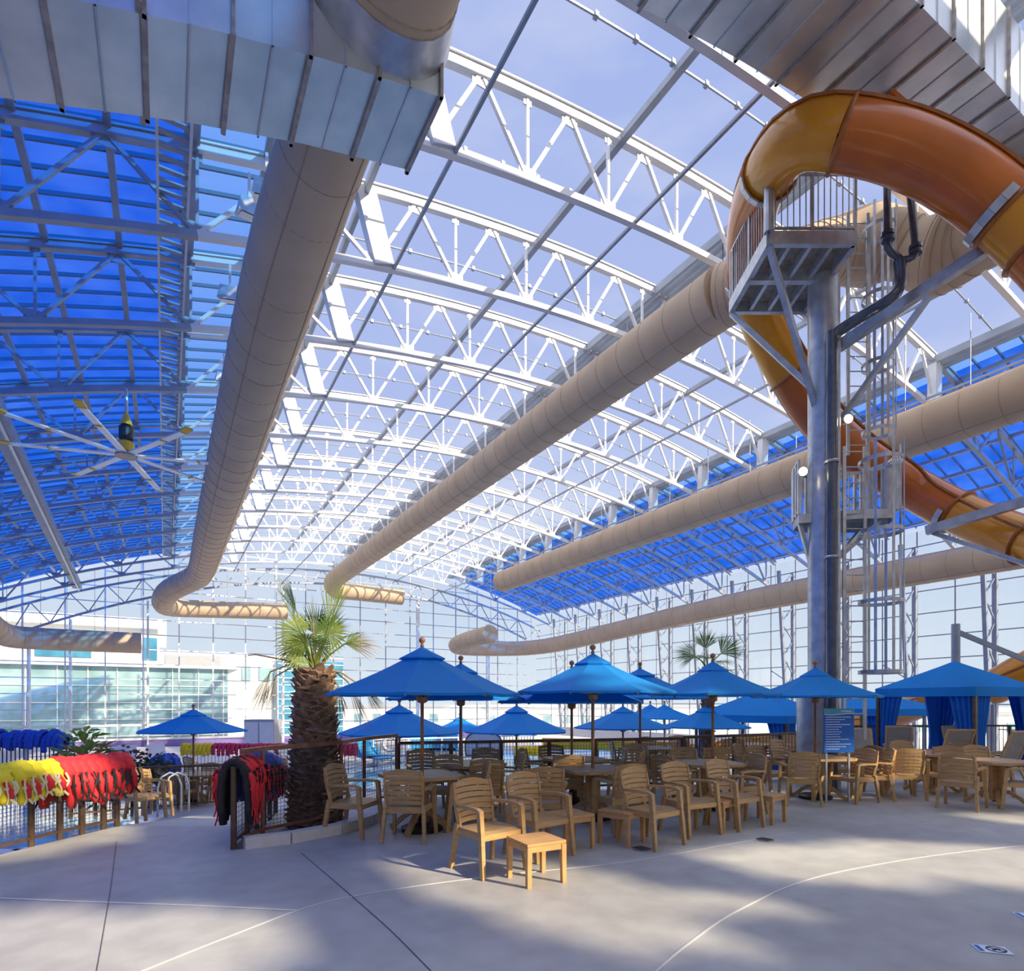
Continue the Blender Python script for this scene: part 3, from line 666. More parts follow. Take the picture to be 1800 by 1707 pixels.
for py in (812, 980): b = MB(); b.ring(at(1462, py, 11.25)-O, (0, 0, 1), .12, .025, 16, 5); b.build('clamp', 'galv', WP)
# ================================================================== FAN
fc = at(222, 800, 18.1)
FN = thing('ceiling_fan', fc, 0, 'huge eight bladed ceiling fan hanging under the left blue roof', 'fan')
for k in range(8):
    g = math.radians(15+45*k)-A; dv = Vector((math.cos(g), math.sin(g), 0))
    b = MB(); b.bar(dv*.15, dv*3.0, .19, .04); bl = b.build('blade', 'fanb', FN)
    b = MB(); b.bar(dv*3.0+Vector((0, 0, .02)), dv*3.3+Vector((0, 0, .05)), .22, .05); b.bar(dv*2.0+Vector((0, 0, -.02)), dv*2.06+Vector((0, 0, -.02)), .20, .05); b.build('winglet', 'fany', bl)
b = MB(); b.lathe([(.30, -.06), (.30, .04), (.2, .06)], n=20); b.build('hub', 'galvr', FN)
b = MB(); b.lathe([(.14, .06), (.22, .10), (.22, .38), (.16, .42)], n=16); b.build('gearbox', 'fany', FN)
b = MB(); b.lathe([(.17, .42), (.20, .5), (.20, .85), (.12, .92)], n=16); b.build('motor', 'black', FN)
b = MB(); b.lathe([(.16, .92), (.16, 1.0), (.05, 1.3)], n=16); b.build('mount', 'fany', FN)
b = MB(); b.tube([(0, 0, 1.2), (0, 0, zb(fc.x)-fc.z)], .05, 8); b.build('down_rod', 'galv', FN)
# ================================================================== UMBRELLAS
def umbrella(rad, zrim, zpk, base=True, n=8, pole='wood', ribs=True):
    U = thing('umbrella', cat='umbrella', label='x')
    def can(b, R0, z0, z1, r0=.0, drop=.07):
        def fn(u, v):
            g = 2*PI*v; k = g/(2*PI/n); fr = k-math.floor(k); rr = R0*math.cos(PI/n)/math.cos((fr-.5)*2*PI/n)
            w = r0+(1-r0)*u; sag = -.05*R0*math.sin(PI*fr)*w*.5
            zz = z1+(z0-z1)*(w**.93)+sag*.35-(.025*math.sin(PI*w) if R0 > .8 else 0)
            return (rr*w*math.cos(g), rr*w*math.sin(g), zz)
        b.grid(fn, 7, n*6)
        def fr2(u, v):
            p = fn(1, v); return (p[0], p[1], p[2]-drop*u)
        b.grid(fr2, 1, n*6)
    b = MB(); can(b, rad, zrim, zpk-.045, .06, .03); b.build('canopy', 'blue', U, .13)
    b = MB(); can(b, rad*.235, zpk-.17, zpk-.01, .02, .02); b.build('vent_cap', 'blue', U, .13)
    b = MB(); b.lathe([(.02, zpk-.03), (.03, zpk), (.015, zpk+.02), (.04, zpk+.05), (.045, zpk+.08), (.02, zpk+.11)], n=12); b.build('finial', 'wood', U, True)
    b = MB(); b.lathe([(.024, .05), (.024, zpk-.03)], n=12); b.build('pole', pole, U, True)
    hubz = zrim-.05
    if ribs:
        b = MB(); b.lathe([(.03, hubz-.08), (.07, hubz-.06), (.07, hubz), (.03, hubz+.02)], n=12); b.build('hub', 'wood', U)
        for k in range(n):
            g = 2*PI*k/n; dv = Vector((math.cos(g), math.sin(g), 0)); b = MB()
            b.bar(Vector((0, 0, zpk-.13)), dv*rad*.5+Vector((0, 0, (zpk+zrim)/2-.18)), .022, .03); b.bar(dv*rad*.5+Vector((0, 0, (zpk+zrim)/2-.18)), dv*rad*.96+Vector((0, 0, zrim-.035)), .022, .03)
            b.bar(Vector((0, 0, hubz)), dv*rad*.5+Vector((0, 0, (zpk+zrim)/2-.20)), .018, .025); b.build('rib', 'wood', U)
    if base:
        b = MB(); b.lathe([(.27, .0), (.28, .05), (.22, .08), (.05, .10), (.04, .3)], n=24); b.build('base', 'black', U)
    return U
def put_umb(px, D, rad, zr_, zp_, label, rot=0, z=0, ribs=True, base=True):
    U = umbrella(rad, zr_, zp_, base, ribs=ribs); U.location = fl(px, D, z); U.rotation_euler = (0, 0, rot-A); U['label'] = label; U['group'] = 'blue market umbrellas'
put_umb(742, 7.8, 1.30, 1.82, 2.46, 'large blue umbrella nearest the camera, right of the palm', 0)
put_umb(1042, 8.6, 1.19, 1.86, 2.44, 'second large blue umbrella, over the table in the middle front', PI/8)
put_umb(1253, 9.4, 1.02, 1.84, 2.38, 'bright blue umbrella whose pole stands before the far palm trunk', PI/8)
put_umb(1433, 10.4, 1.08, 1.82, 2.34, 'blue umbrella in front of the steel tower column', PI/8+.1)
put_umb(810, 9.6, 1.20, 1.77, 2.36, 'blue umbrella half hidden behind the nearest one', .2)
put_umb(1005, 9.9, 1.25, 1.72, 2.30, 'blue umbrella with its rim just below the middle front one', .1)
put_umb(1125, 12.0, 1.35, 1.80, 2.42, 'blue umbrella behind and right of the middle front one', .3)
LZ = -.85
put_umb(340, 14.9, 1.32, 1.84, 2.40, 'blue umbrella on the lower deck left of the palm', .15, LZ)
put_umb(702, 12.3, 1.25, 1.92, 2.52, 'light blue lower deck umbrella just right of the palm', .1, LZ)
put_umb(908, 13.9, 1.26, 1.88, 2.50, 'blue lower deck umbrella above the basketball board', .3, LZ)
put_umb(1095, 14.6, 1.22, 1.94, 2.48, 'blue lower deck umbrella right of the middle table', 0, LZ)
put_umb(1240, 15.5, 1.15, 1.92, 2.48, 'blue lower deck umbrella behind the far palm trunk', .2, LZ)
put_umb(1143, 22, 1.2, 2.0, 2.5, 'small distant blue umbrella, left one of the overlapping pair', .2, LZ, False)
put_umb(1168, 21, 1.2, 2.0, 2.5, 'small distant blue umbrella, right one of the overlapping pair', .3, LZ, False)
put_umb(808, 24, 1.1, 1.45, 2.0, 'small distant blue umbrella left of the basketball board', .2, LZ, False)
# ================================================================== FURNITURE
def make_chair():
    C = thing('armchair', cat='chair', label='x')
    b = MB()
    zs = [.455, .512, .572, .632, .692, .752, .812, .872]; gp = .011
    def hw(z): return .215+.02*math.sin((z-.45)/.42*PI*.9)
    def yy(x, z): return -.205-(z-.42)*.20-.035*(1-(x/.23)**2)
    for i in range(7):
        z0, z1 = zs[i]+gp/2, zs[i+1]-gp/2
        for k in range(6):
            def P(u, z, dy): 
                w = hw(z)-.012; x = -w+2*w*u; zz = z+(.025*(1-(2*u-1)**2) if i == 6 and z == z1 else 0)-(.012*(1-(2*u-1)**2)*-1 if i < 7 else 0)
                return (x, yy(x, z)+dy, zz)
            u0, u1 = k/6, (k+1)/6
            b.hexa([P(u0, z0, 0), P(u1, z0, 0), P(u1, z0, .018), P(u0, z0, .018), P(u0, z1, 0), P(u1, z1, 0), P(u1, z1, .018), P(u0, z1, .018)])
    for sx in (-1, 1):
        pr = None
        for z in (.40, .5, .6, .7, .8, .875):
            q = (sx*hw(max(z, .45)), yy(.23, z)+.005, z)
            if pr: b.bar(pr, q, .03, .04)
            pr = q
    b.build('backrest', 'resin', C)
    b = MB()
    def sf(u, v, dz=0):
        x = -.235+.47*u; y = -.22+.45*v; return (x*(1+.05*v), y, .432-.018*math.sin(PI*u)*math.sin(PI*v)-(.02*max(0, v-.85)/.15)+dz)
    for iu in range(6):
        for iv in range(5):
            u0, u1, v0, v1 = iu/6, (iu+1)/6, iv/5, (iv+1)/5
            b.hexa([sf(u0, v0, -.025), sf(u1, v0, -.025), sf(u1, v1, -.025), sf(u0, v1, -.025), sf(u0, v0), sf(u1, v0), sf(u1, v1), sf(u0, v1)])
    b.box((0, .225, .385), (.47, .02, .06)); b.box((0, -.215, .385), (.44, .02, .06))
    for sx in (-1, 1): b.box((sx*.235, 0, .385), (.02, .44, .05))
    b.build('seat', 'resin', C)
    for sx in (-1, 1):
        b = MB(); b.bar((sx*.275, .27, 0), (sx*.262, .225, .42), .04, .045, .045, .055); b.bar((sx*.262, .225, .42), (sx*.262, .205, .645), .045, .055, .05, .05); b.build('leg', 'resin', C)
        b = MB(); b.bar((sx*.265, -.285, 0), (sx*.235, -.215, .46), .038, .045, .04, .055); b.build('leg', 'resin', C)
        b = MB(); pr = None
        for q in ((sx*.262, .225, .635), (sx*.268, .17, .658), (sx*.272, .02, .662), (sx*.262, -.12, .655), (sx*.235, -.245, .65)):
            if pr: b.bar(pr, q, .055, .03)
            pr = q
        b.build('armrest', 'resin', C)
    return C
chair0 = make_chair()
def chair(px, D, phi, label, group='tan slatted armchairs', z=0):
    return inst(chair0, fl(px, D, z), yaw(phi), label, group)
def chairL(L, D, phi, label, group='tan slatted armchairs', z=0):
    return inst(chair0, W(L, D, z), yaw(phi), label, group)
def make_side():
    S = thing('side_table', cat='table', label='x')
    b = MB()
    for k in range(5): b.box((0, -.168+.084*k, .39), (.42, .078, .025))
    b.box((0, 0, .375), (.40, .40, .01))
    b.build('tabletop', 'resin2', S)
    b = MB()
    for sx in (-1, 1): b.box((sx*.19, 0, .345), (.025, .36, .05)); b.box((0, sx*.19, .345), (.36, .025, .05))
    b.build('apron', 'resin2', S)
    for sx in (-1, 1):
        for sy in (-1, 1): b = MB(); b.bar((sx*.19, sy*.19, 0), (sx*.185, sy*.185, .37), .042, .042, .05, .05); b.build('leg', 'resin2', S)
    return S
side0 = make_side()
def side(L, D, ang, label): return inst(side0, W(L, D), math.radians(ang)-A, label, 'small orange tan side tables')
def make_table():
    t = thing('patio_table', cat='table', label='x')
    b = MB(); a_, c_ = .48, .34; pts = [(a_, -c_), (a_, c_), (c_, a_), (-c_, a_), (-a_, c_), (-a_, -c_), (-c_, -a_), (c_, -a_)]
    b.poly([(x, y, .74) for x, y in pts], .74, .70); b.poly([(x*.98, y*.98, .70) for x, y in pts], .70); b.build('tabletop', 'resin', t)
    b = MB(); b.box((0, 0, .39), (.22, .06, .62)); b.box((0, 0, .39), (.06, .22, .62)); b.box((0, 0, .68), (.5, .08, .05)); b.box((0, 0, .68), (.08, .5, .05)); b.build('pedestal', 'resin', t)
    for k in range(4):
        g = PI/4+k*PI/2; dv = Vector((math.cos(g), math.sin(g), 0)); b = MB(); pr = None
        for r_, z in ((.06, .24), (.16, .22), (.28, .14), (.38, .05), (.44, .025)):
            q = dv*r_+Vector((0, 0, z))
            if pr: b.bar(pr, q, .06, .06)
            pr = q
        b.build('foot', 'resin', t)
    return t
table0 = make_table()
def table(px, D, ang, label, z=0): return inst(table0, fl(px, D, z), math.radians(ang)-A, label, 'tan patio tables')
# front group
table(740, 7.85, 30, 'tan table under the nearest umbrella'); table(1042, 8.6, 22, 'tan table under the second large umbrella, middle front')
table(1245, 9.45, 10, 'tan table before the far palm trunk'); table(1440, 10.4, 5, 'tan table in front of the tower column')
table(1636, 11.2, 15, 'tan table left of the two tables at far right'); table(1752, 9.75, 10, 'tan table nearest the right edge of the photo')
table(826, 9.35, 35, 'sunlit tan table behind the nearest umbrella pole'); table(1012, 10.1, 20, 'sunlit tan table behind the middle front table')
table(1140, 12.4, 10, 'tan table further back, right of the middle umbrella pole'); table(1330, 13.6, 10, 'tan table beside the far left cabana')
chairL(-2.05, 7.6, -14, 'tan armchair next to the palm curb, facing the nearest table'); chairL(-1.28, 7.32, 84, 'tan armchair seen from behind at the nearest table, drawn up from the front')
chair(778, 8.75, -100, 'sunlit tan armchair facing the camera across the nearest table'); chairL(-.62, 7.95, 190, 'tan armchair pushed in on the right of the nearest table')
chairL(-.24, 5.98, -50, 'foremost tan armchair, directly behind the front side table'); chairL(.30, 6.55, -50, 'second tan armchair from the front, beside the foremost one')
chairL(.42, 7.6, 88, 'tan armchair with its back to us at the left of the middle front table'); chairL(1.45, 7.95, 112, 'tan armchair with its back to us at the right of the middle front table')
chairL(1.68, 7.05, -52, 'tan armchair beside the side table in the middle, facing right'); chairL(2.32, 7.65, -62, 'tan armchair between the middle pair and the right pair, facing the camera')
chairL(3.05, 8.05, -56, 'tan armchair rightmost of the front row, next to an end side table'); chairL(3.55, 9.1, 200, 'tan armchair at the right side of the table before the far palm')
chair(1206, 10.2, -95, 'sunlit tan armchair behind the table before the far palm'); chair(1250, 10.9, 90, 'dark tan armchair against the far palm trunk'); 
chair(1188, 9.2, 30, 'tan armchair at the left of the table before the far palm')
chair(1406, 9.85, 78, 'tan armchair with three bright slots, its back to us before the tower'); chair(1500, 10.1, 200, 'tan armchair right of the tower table, turned to it'); chair(1532, 10.35, 165, 'tan armchair just right of the one beside the blue sign')
chair(1350, 10.8, -60, 'tan armchair left of the tower table, facing right'); chair(1322, 11.3, -40, 'tan armchair behind the left chair of the tower table'); chair(1476, 11.4, -110, 'tan armchair partly behind the blue sign')
chair(1560, 11.0, 10, 'tan armchair at the left of the fifth table'); chair(1588, 10.45, 75, 'tan armchair with its back to us at the fifth table'); chair(1600, 12.1, -90, 'tan armchair on the far side of the fifth table'); chair(1665, 10.6, -130, 'pale tan armchair between the two right hand tables, facing us')
chair(1690, 9.45, 40, 'tan armchair with open slats before the rightmost table'); chair(1735, 10.75, -92, 'tan armchair on the far side of the rightmost table'); chair(1708, 11.7, 20, 'tan armchair further back between the blue curtains'); chair(1800, 9.35, 140, 'tan armchair cut by the right edge of the photo')
chair(745, 9.8, -70, 'dark tan armchair behind the nearest umbrella pole'); chair(850, 10.15, -95, 'dark tan armchair behind the sunlit left table'); chair(885, 9.15, 190, 'bright sunlit armchair at the right of the sunlit left table'); chair(852, 8.65, 100, 'small shaded armchair in front of the sunlit left table')
chair(945, 10.2, -20, 'tan armchair at the left of the sunlit middle table'); chair(975, 10.95, -80, 'tan armchair behind the sunlit middle table'); chair(996, 9.3, 92, 'sunlit armchair backing on to the middle front table'); chair(1068, 10.4, 185, 'dark armchair at the right of the sunlit middle table')
chair(1100, 9.9, 160, 'tan armchair between the middle front table and the rear rows'); chair(1120, 11.1, -95, 'tan armchair with a square back in the rear middle row')
chair(1140, 13.4, -90, 'tan armchair on the far side of the rear middle table'); chair(1178, 12.6, 190, 'tan armchair right of the rear middle table'); chair(1098, 12.5, 0, 'tan armchair left of the rear middle table'); chair(1196, 14.0, -100, 'tan armchair furthest back left of the far palm')
chair(1285, 13.5, 80, 'dark armchair just right of the far palm trunk'); chair(1318, 14.5, -80, 'pale armchair standing by the far left cabana curtain'); chair(1358, 13.6, -110, 'pale armchair with two others stacked before the blue curtains'); chair(1385, 12.6, -60, 'pale armchair right of the far left cabana curtain'); chair(1400, 14.6, -90, 'tan armchair in the gap left of the tower column')
side(.23, 5.62, 28, 'front small orange side table in the sun patch'); side(.68, 6.9, 30, 'small side table behind the second front chair'); side(1.33, 7.12, 50, 'small side table left of the middle armchair pair')
side(2.74, 7.88, 45, 'small side table between the front row armchairs'); side(3.62, 8.38, 40, 'small side table at the right end of the front row')
# lower deck chairs
table(342, 14.9, 20, 'tan table under the left lower deck umbrella', LZ)
for px, D, ph, lab in ((318, 14.2, 80, 'with its back to us, left of the lower deck umbrella pole'), (300, 14.9, 10, 'leftmost at the left lower deck table'), (378, 14.9, 190, 'right of the left lower deck umbrella pole'), (362, 15.8, -90, 'on the far side of the left lower deck table'), (398, 16.6, 200, 'behind the right of the left lower deck table'), (425, 17.4, 100, 'beyond the red vest rack'), (470, 17.6, 90, 'near the blue vest rack on the lower deck'), (500, 17.9, 80, 'just left of the palm on the lower deck'), (345, 18.2, 60, 'in front of the yellow vests far back')):
    chair(px, D, ph, 'tan armchair ' + lab, z=LZ)
rz = lambda D: -.155*(D-8.05)
for k, (px, D) in enumerate(((247, 10.2), (262, 11.0))): 
    o = chair(px, D, -20, 'tan armchair on the ramp beside the red vests, %s' % ('nearer one' if k == 0 else 'farther one'), z=rz(D))
# sling chairs under the cabanas
def make_sling():
    C = thing('sling_chair', cat='chair', label='x')
    b = MB(); b.hexa([(-.25, -.22, .40), (.25, -.22, .40), (.25, -.20, .42), (-.25, -.20, .42), (-.25, -.50, 1.08), (.25, -.50, 1.08), (.25, -.48, 1.09), (-.25, -.48, 1.09)]); b.hexa([(-.25, -.22, .38), (.25, -.22, .38), (.25, .28, .41), (-.25, .28, .41), (-.25, -.22, .40), (.25, -.22, .40), (.25, .28, .43), (-.25, .28, .43)]); b.build('sling', 'sling', C)
    for sx in (-1, 1):
        b = MB(); b.bar((sx*.28, .30, 0), (sx*.28, .26, .60), .04); b.build('leg', 'resin', C)
        b = MB(); b.bar((sx*.28, -.40, 0), (sx*.27, -.22, .40), .04); b.bar((sx*.27, -.22, .40), (sx*.27, -.50, 1.1), .04); b.build('leg', 'resin', C)
        b = MB(); b.bar((sx*.28, .28, .61), (sx*.28, -.30, .63), .055, .03); b.build('armrest', 'resin', C)
    b = MB(); b.bar((-.27, -.5, 1.1), (.27, -.5, 1.1), .04); b.build('top_bar', 'resin', C); return C
sling0 = make_sling()
for px, D, ph, lab in ((1515, 12.9, -110, 'behind the blue sign under the left curtain'), (1664, 13.3, 85, 'with its back to us between the blue curtains'), (1698, 14.2, -100, 'further in under the big cabana'), (1752, 12.6, 105, 'largest, right of the light curtain'), (1578, 15, 60, 'small and dark by the railing')):
    inst(sling0, fl(px, D), yaw(ph), 'grey sling high back chair ' + lab, 'grey sling chairs')
# ================================================================== CABANAS
def cabana(px, D, z, half, zr_, zpk, rot, label, cur):
    C = thing('cabana', fl(px, D, z), math.radians(rot)-A, label, 'cabana'); h = half
    b = MB(); n = 6
    for k in range(4):
        g = k*PI/2; R_ = Matrix.Rotation(g, 3, 'Z')
        b.grid(lambda u, v: R_ @ Vector((h*u, (2*v-1)*h*u, zpk-(zpk-zr_)*u**.95)), 5, 4)
        b.grid(lambda u, v: R_ @ Vector((h, (2*v-1)*h, zr_-.22*u)), 1, 4)
    b.build('canopy', 'blue', C)
    for i, (sx, sy) in enumerate(((-1, -1), (1, -1), (1, 1), (-1, 1))):
        b = MB(); b.bar((sx*h*.96, sy*h*.96, 0), (sx*h*.96, sy*h*.96, zr_), .07); b.build('post', 'bronze', C)
        if cur[i]:
            b = MB()
            for sgn in range(2):
                def f(u, v, sgn=sgn):
                    pinch = 1-.62*math.sin(PI*min(1, u*1.25)) if u < .8 else 1-.62*math.sin(PI*1.0)+.0
                    pinch = .38+.62*(1-u)**1.2 if u < .62 else .38+.62*.38**1.2+(u-.62)*.35
                    s = v*.62*pinch; wv = .045*math.sin(v*26)
                    x, y = (s, wv) if sgn == 0 else (wv, s)
                    return (sx*(h*.93-x), sy*(h*.93-y), (zr_-.03)*(1-u)+.06*u)
                b.grid(f, 12, 26)
            b.build('curtain', 'blued', C, True)
    return C
cabana(1678, 15.2, 0, 1.25, 2.07, 2.78, 20.8, 'big blue cabana with tied curtains at the right edge', (1, 1, 1, 1))
cabana(1528, 20, -.1, 1.7, 1.60, 2.15, 20, 'blue cabana half hidden behind the blue sign', (1, 1, 0, 1))
cabana(1340, 18.5, -.3, 1.5, 1.62, 2.42, 40, 'blue cabana with curtains left of the tower column', (1, 1, 0, 1))
# ================================================================== SIGN
o = thing('rules_sign', at(1474, 1284, 9.9), -A+math.radians(4), 'blue rules sign with white lines of text on the tower base', 'sign')
b = MB(); b.box((0, 0, 0), (.53, .03, .74)); b.build('panel', 'sign', o)
b = MB(); b.box((0, -.018, .325), (.53, .004, .09)); b.build('header', 'signt', o)
b = MB(); pr = None
for i in range(13):
    q = (-.26+.52*i/12, -.022, .275+.012*math.sin((i/12-.55)*5)); 
    if pr: b.bar(pr, q, .004, .014)
    pr = q
b.box((.12, -.022, .325), (.18, .004, .018))
b.build('wave_line', 'signw', o)
b = MB(); lens = [.9, .62, .48, .9, .55, .42, .5, .45, .5, .85, .5, .85, .68, .52]
for i, l in enumerate(lens):
    z = .225-.0415*i; x = -.235; R2 = random.Random(i)
    while x < -.235+.47*l:
        w = R2.uniform(.02, .06); b.box((x+w/2, -.018, z), (w, .004, .010 if i not in (0, 3) else .013)); x += w+.008
b.build('text_lines', 'signw', o)
for dx in (-.2, .2): b = MB(); b.box((dx, .03, -.62 if False else -.7), (.03, .03, 1.1)); b.build('post', 'galv', o)
# ================================================================== FENCES
def fence(pts, h, label, post_sp=1.2, wire=.05, m='bronze', top='bronze', posts=None, rail_h=.05, tops=True, zlist=None, wt=.0045, pw=.055):
    O = Vector(pts[0]); t = thing('metal_fence', O, 0, label, 'fence'); H = Vector((0, 0, h))
    tr = MB(); br = MB(); wm = MB()
    for p, q in zip(pts, pts[1:]):
        p, q = Vector(p)-O, Vector(q)-O
        if tops: tr.bar(p+H, q+H, .055, .055)
        br.bar(p+Vector((0, 0, .1)), q+Vector((0, 0, .1)), .035, .035)
        L_ = (q-p).length; n = max(1, int(L_/wire))
        for k in range(n+1): u = p.lerp(q, k/n); wm.bar(u+Vector((0, 0, .1)), u+H, wt)
        if wire < .08:
            z = .1
            while z < h: wm.bar(p+Vector((0, 0, z)), q+Vector((0, 0, z)), wt); z += wire
        if posts is None:
            n = max(1, round(L_/post_sp))
            for k in range(n): b = MB(); u = p.lerp(q, k/n); b.bar(u, u+H, pw); b.build('post', m, t)
    if posts is None: b = MB(); u = Vector(pts[-1])-O; b.bar(u, u+H, pw); b.build('post', m, t)
    else:
        for u in posts: b = MB(); u = Vector(u)-O; b.tube([u, u+H+Vector((0, 0, .02))], pw/2, 10); b.build('post', m, t)
    if tops: tr.build('top_rail', top, t)
    br.build('bottom_rail', m, t); wm.build('wire_mesh', 'wire', t); return t
lf = [(-5.75, 5.2), (-5.72, 6.1), (-5.68, 6.92), (-5.62, 7.28), (-5.55, 7.56), (-5.48, 7.86), (-5.42, 8.04)]
fence([W(*p) for p in lf], .88, 'brown wire fence at far left hung with yellow and red vests', posts=[W(*p) for p in lf], wire=.045, pw=.07)
rk = [(-3.23, 6.8, 0), (-3.32, 7.35, .0), (-3.44, 7.9, 0), (-3.58, 8.45, -.06), (-3.72, 9.0, -.14), (-3.85, 9.55, -.22)]
fence([W(*p) for p in rk], .94, 'brown ramp side fence left of the palm hung with dark vests', posts=[W(*p) for p in rk], wire=.06, pw=.07)
fp2 = [Vector((*p[:2], 0)) for p in fence_line]
fp2 = [W(-3.2, 6.95)]+fp2
fence(fp2, 1.12, 'brown wire fence on the curb around the big palm', posts=[fp2[1], fp2[3], fp2[4], fp2[5]], top='copper', m='copper', wire=.05)
fence([fl(700, 10.38, 0), fl(1200, 11.75, 0)], .98, 'dark wire railing behind the sunlit tables', post_sp=.95, wire=.06)
fence([fl(1203, 11.8, 0), fl(1445, 13.6, 0)], 1.0, 'dark picket railing left of the tower column', post_sp=1.2, wire=.1, wt=.012)
fence([fl(1500, 17.2, 0), fl(1700, 17.8, 0), fl(1850, 17.5)], 1.0, 'black railing behind the big cabana', post_sp=1.3, wire=.11, wt=.014, m='black', top='black')
fence([W(-11.2, 20.2, LZ), W(-5.4, 20.2, LZ)], 1.0, 'far fence hung with a long row of crimson vests', post_sp=1.5, wire=.12, wt=.014, m='white')
fence([W(-15.4, 17.0, LZ), W(-12.8, 17.0, LZ)], 1.45, 'white picket fence under the blue vests at far left', post_sp=1.5, wire=.12, wt=.03, m='white')
fence([W(-5.8, 24.5, LZ), W(1, 27.5, LZ)], 1.0, 'white picket railing beyond the pool right of the palm', post_sp=1.5, wire=.15, wt=.02, m='white', top='white')
fence([W(-9.2, 12.2, -.72), W(-7.2, 14.6, LZ)], 1.0, 'dark picket fence by the flower bed beside the ramp', post_sp=1.0, wire=.1, wt=.015, m='bronze')
# chrome pool handrails
for k, dx in enumerate((0, .5)):
    p = fl(277+k*14, 11.2, rz(11.2)); b = MB(); b.tube([p+Vector(q) for q in ((0, 0, 0), (0, 0, .55), (.06, .05, .75), (.2, .15, .82), (.34, .24, .75), (.4, .28, .55), (.4, .28, .02))], .02, 8)
    tag(b.build('handrail', 'galv', smooth=True), 'curved chrome handrail behind the ramp chairs, %s one' % ('left', 'right')[k], 'handrail', 'chrome handrails')
# ================================================================== LIFE VESTS
def make_vest(wid, hang1, hang2, main, inner, strap, thick=.055, tail=0, detail=True):
    V = thing('life_vest', cat='vest', label='x')
    b = MB(); pts = [(-.15, 0, -hang1), (-.155, 0, -hang1*.55), (-.12, 0, -.06), (-.06, 0, .03), (0, 0, .055), (.06, 0, .03), (.12, 0, -.06), (.155, 0, -hang2*.55), (.15, 0, -hang2)]
    n = 4; P = spline(pts, n); m = len(P); rs = [(.62+.38*math.sin(PI*min(1, (i+1)/(m+1)*1.0)))*(1+.16*math.sin(i*1.9)) for i in range(m)]
    b.tube(P, rs, 12, True, flat=(thick, wid), up=(1, 0, 0)); b.build('body', main, V, True)
    if not detail: return V
    for sx in (-1, 1):
        h_ = hang1 if sx < 0 else hang2
        b = MB(); b.bar((sx*.21, -wid*.9, -h_*.45), (sx*.21, wid*.9, -h_*.45-.02), .02, .03); b.build('belt', strap, V)
        for s_ in (-.5, .5): b = MB(); b.tube(spline([(sx*.205, wid*s_, -h_*.2), (sx*.225, wid*s_*1.6, -h_*.5), (sx*.205, wid*s_*.4, -h_*.8), (sx*.215, wid*s_*1.5, -h_*(1.0+tail))], 3), .012, 5, flat=(.5, 1.2)); b.build('strap', strap, V)
        b = MB(); b.tube([Vector((sx*.185, -wid*.4, -.08)), Vector((sx*.20, 0, -.18)), Vector((sx*.19, wid*.3, -h_*.8))], [.02, .04, .03], 8); b.build('chest_panel', inner, V, True)
    return V
vest_y = make_vest(.085, .34, .34, 'vy', 'vr', 'strapw'); vest_r = make_vest(.085, .42, .42, 'vr', 'vr', 'vk'); vest_rk = make_vest(.07, .40, .40, 'vr', 'vk', 'vr', tail=.3)
vest_k = make_vest(.08, .62, .62, 'vk', 'vr', 'vr'); vest_b = make_vest(.085, .50, .50, 'vb', 'vk', 'vr'); vest_c = make_vest(.075, .30, .30, 'vc', 'vc', 'vk', detail=False); vest_yy = make_vest(.085, .30, .30, 'vyo', 'vyo', 'vr', detail=False); vest_bb = make_vest(.09, .40, .40, 'vb', 'vb', 'vb', detail=False)
for v in (vest_y, vest_r, vest_rk, vest_k, vest_b, vest_c, vest_yy, vest_bb): reg(v)
def along(path, s):
    P = [Vector(p) for p in path]; acc = 0
    for p, q in zip(P, P[1:]):
        L_ = (q-p).length
        if acc+L_ >= s or q == P[-1]: return p.lerp(q, (s-acc)/L_), math.atan2((q-p).y, (q-p).x)
        acc += L_
def hang(root, path, s0, s1, n, h, lab, group, jit=.02, sc=(1, 1, 1), tilt=.12):
    for k in range(n):
        s = s0+(s1-s0)*k/max(1, n-1); p, g = along(path, s)
        f = R.uniform(.94, 1.06)
        o = inst(root, p+Vector((0, 0, h+.03+R.uniform(0, jit))), g-PI/2+R.uniform(-tilt, tilt), lab % o_(k), group, (sc[0]*f, sc[1]*f, sc[2]*f*R.uniform(.9, 1.08)))
        o.rotation_euler[1] = R.uniform(-.06, .06); o.rotation_euler[0] = R.uniform(-.06, .06)
lfw = [W(*p) for p in lf]; rkw = [W(*p) for p in rk]
hang(vest_y, lfw, .25, 1.95, 14, .87, 'yellow life vest with red lining over the left fence, %s from the near end', 'yellow vests on the left fence', tilt=.25)
hang(vest_r, lfw, 2.06, 2.95, 9, .86, 'red life vest on the left fence past the yellow ones, %s in the row', 'red vests on the left fence', sc=(1.15, 1.1, 1.15), tilt=.25)
hang(vest_k, rkw, .04, .42, 4, .91, 'black life vest with red straps on the ramp side rack, %s from the front', 'black vests on the ramp side rack')
hang(vest_rk, rkw, .12, .55, 4, .93, 'red life vest laid over the ramp side rack, %s from the front', 'red vests on the ramp side rack', sc=(1.12, 1, .75))
hang(vest_b, rkw, .72, 2.5, 12, .90, 'blue life vest with red straps on the ramp side rack, %s behind the red ones', 'blue vests on the ramp side rack', sc=(1.1, 1, 1))
ff = [W(-11.4, 20.2, LZ), W(-5.3, 20.2, LZ)]
hang(vest_c, ff, 1.2, 6.0, 32, 1.0, 'crimson life vest on the far fence, %s from the left', 'crimson vests on the far fence'); hang(vest_yy, ff, .1, 1.0, 7, 1.0, 'yellow life vest on the far fence left of the crimson ones, %s from the left', 'yellow vests on the far fence')
fb = [W(-15.4, 17.0, LZ), W(-12.9, 17.0, LZ)]
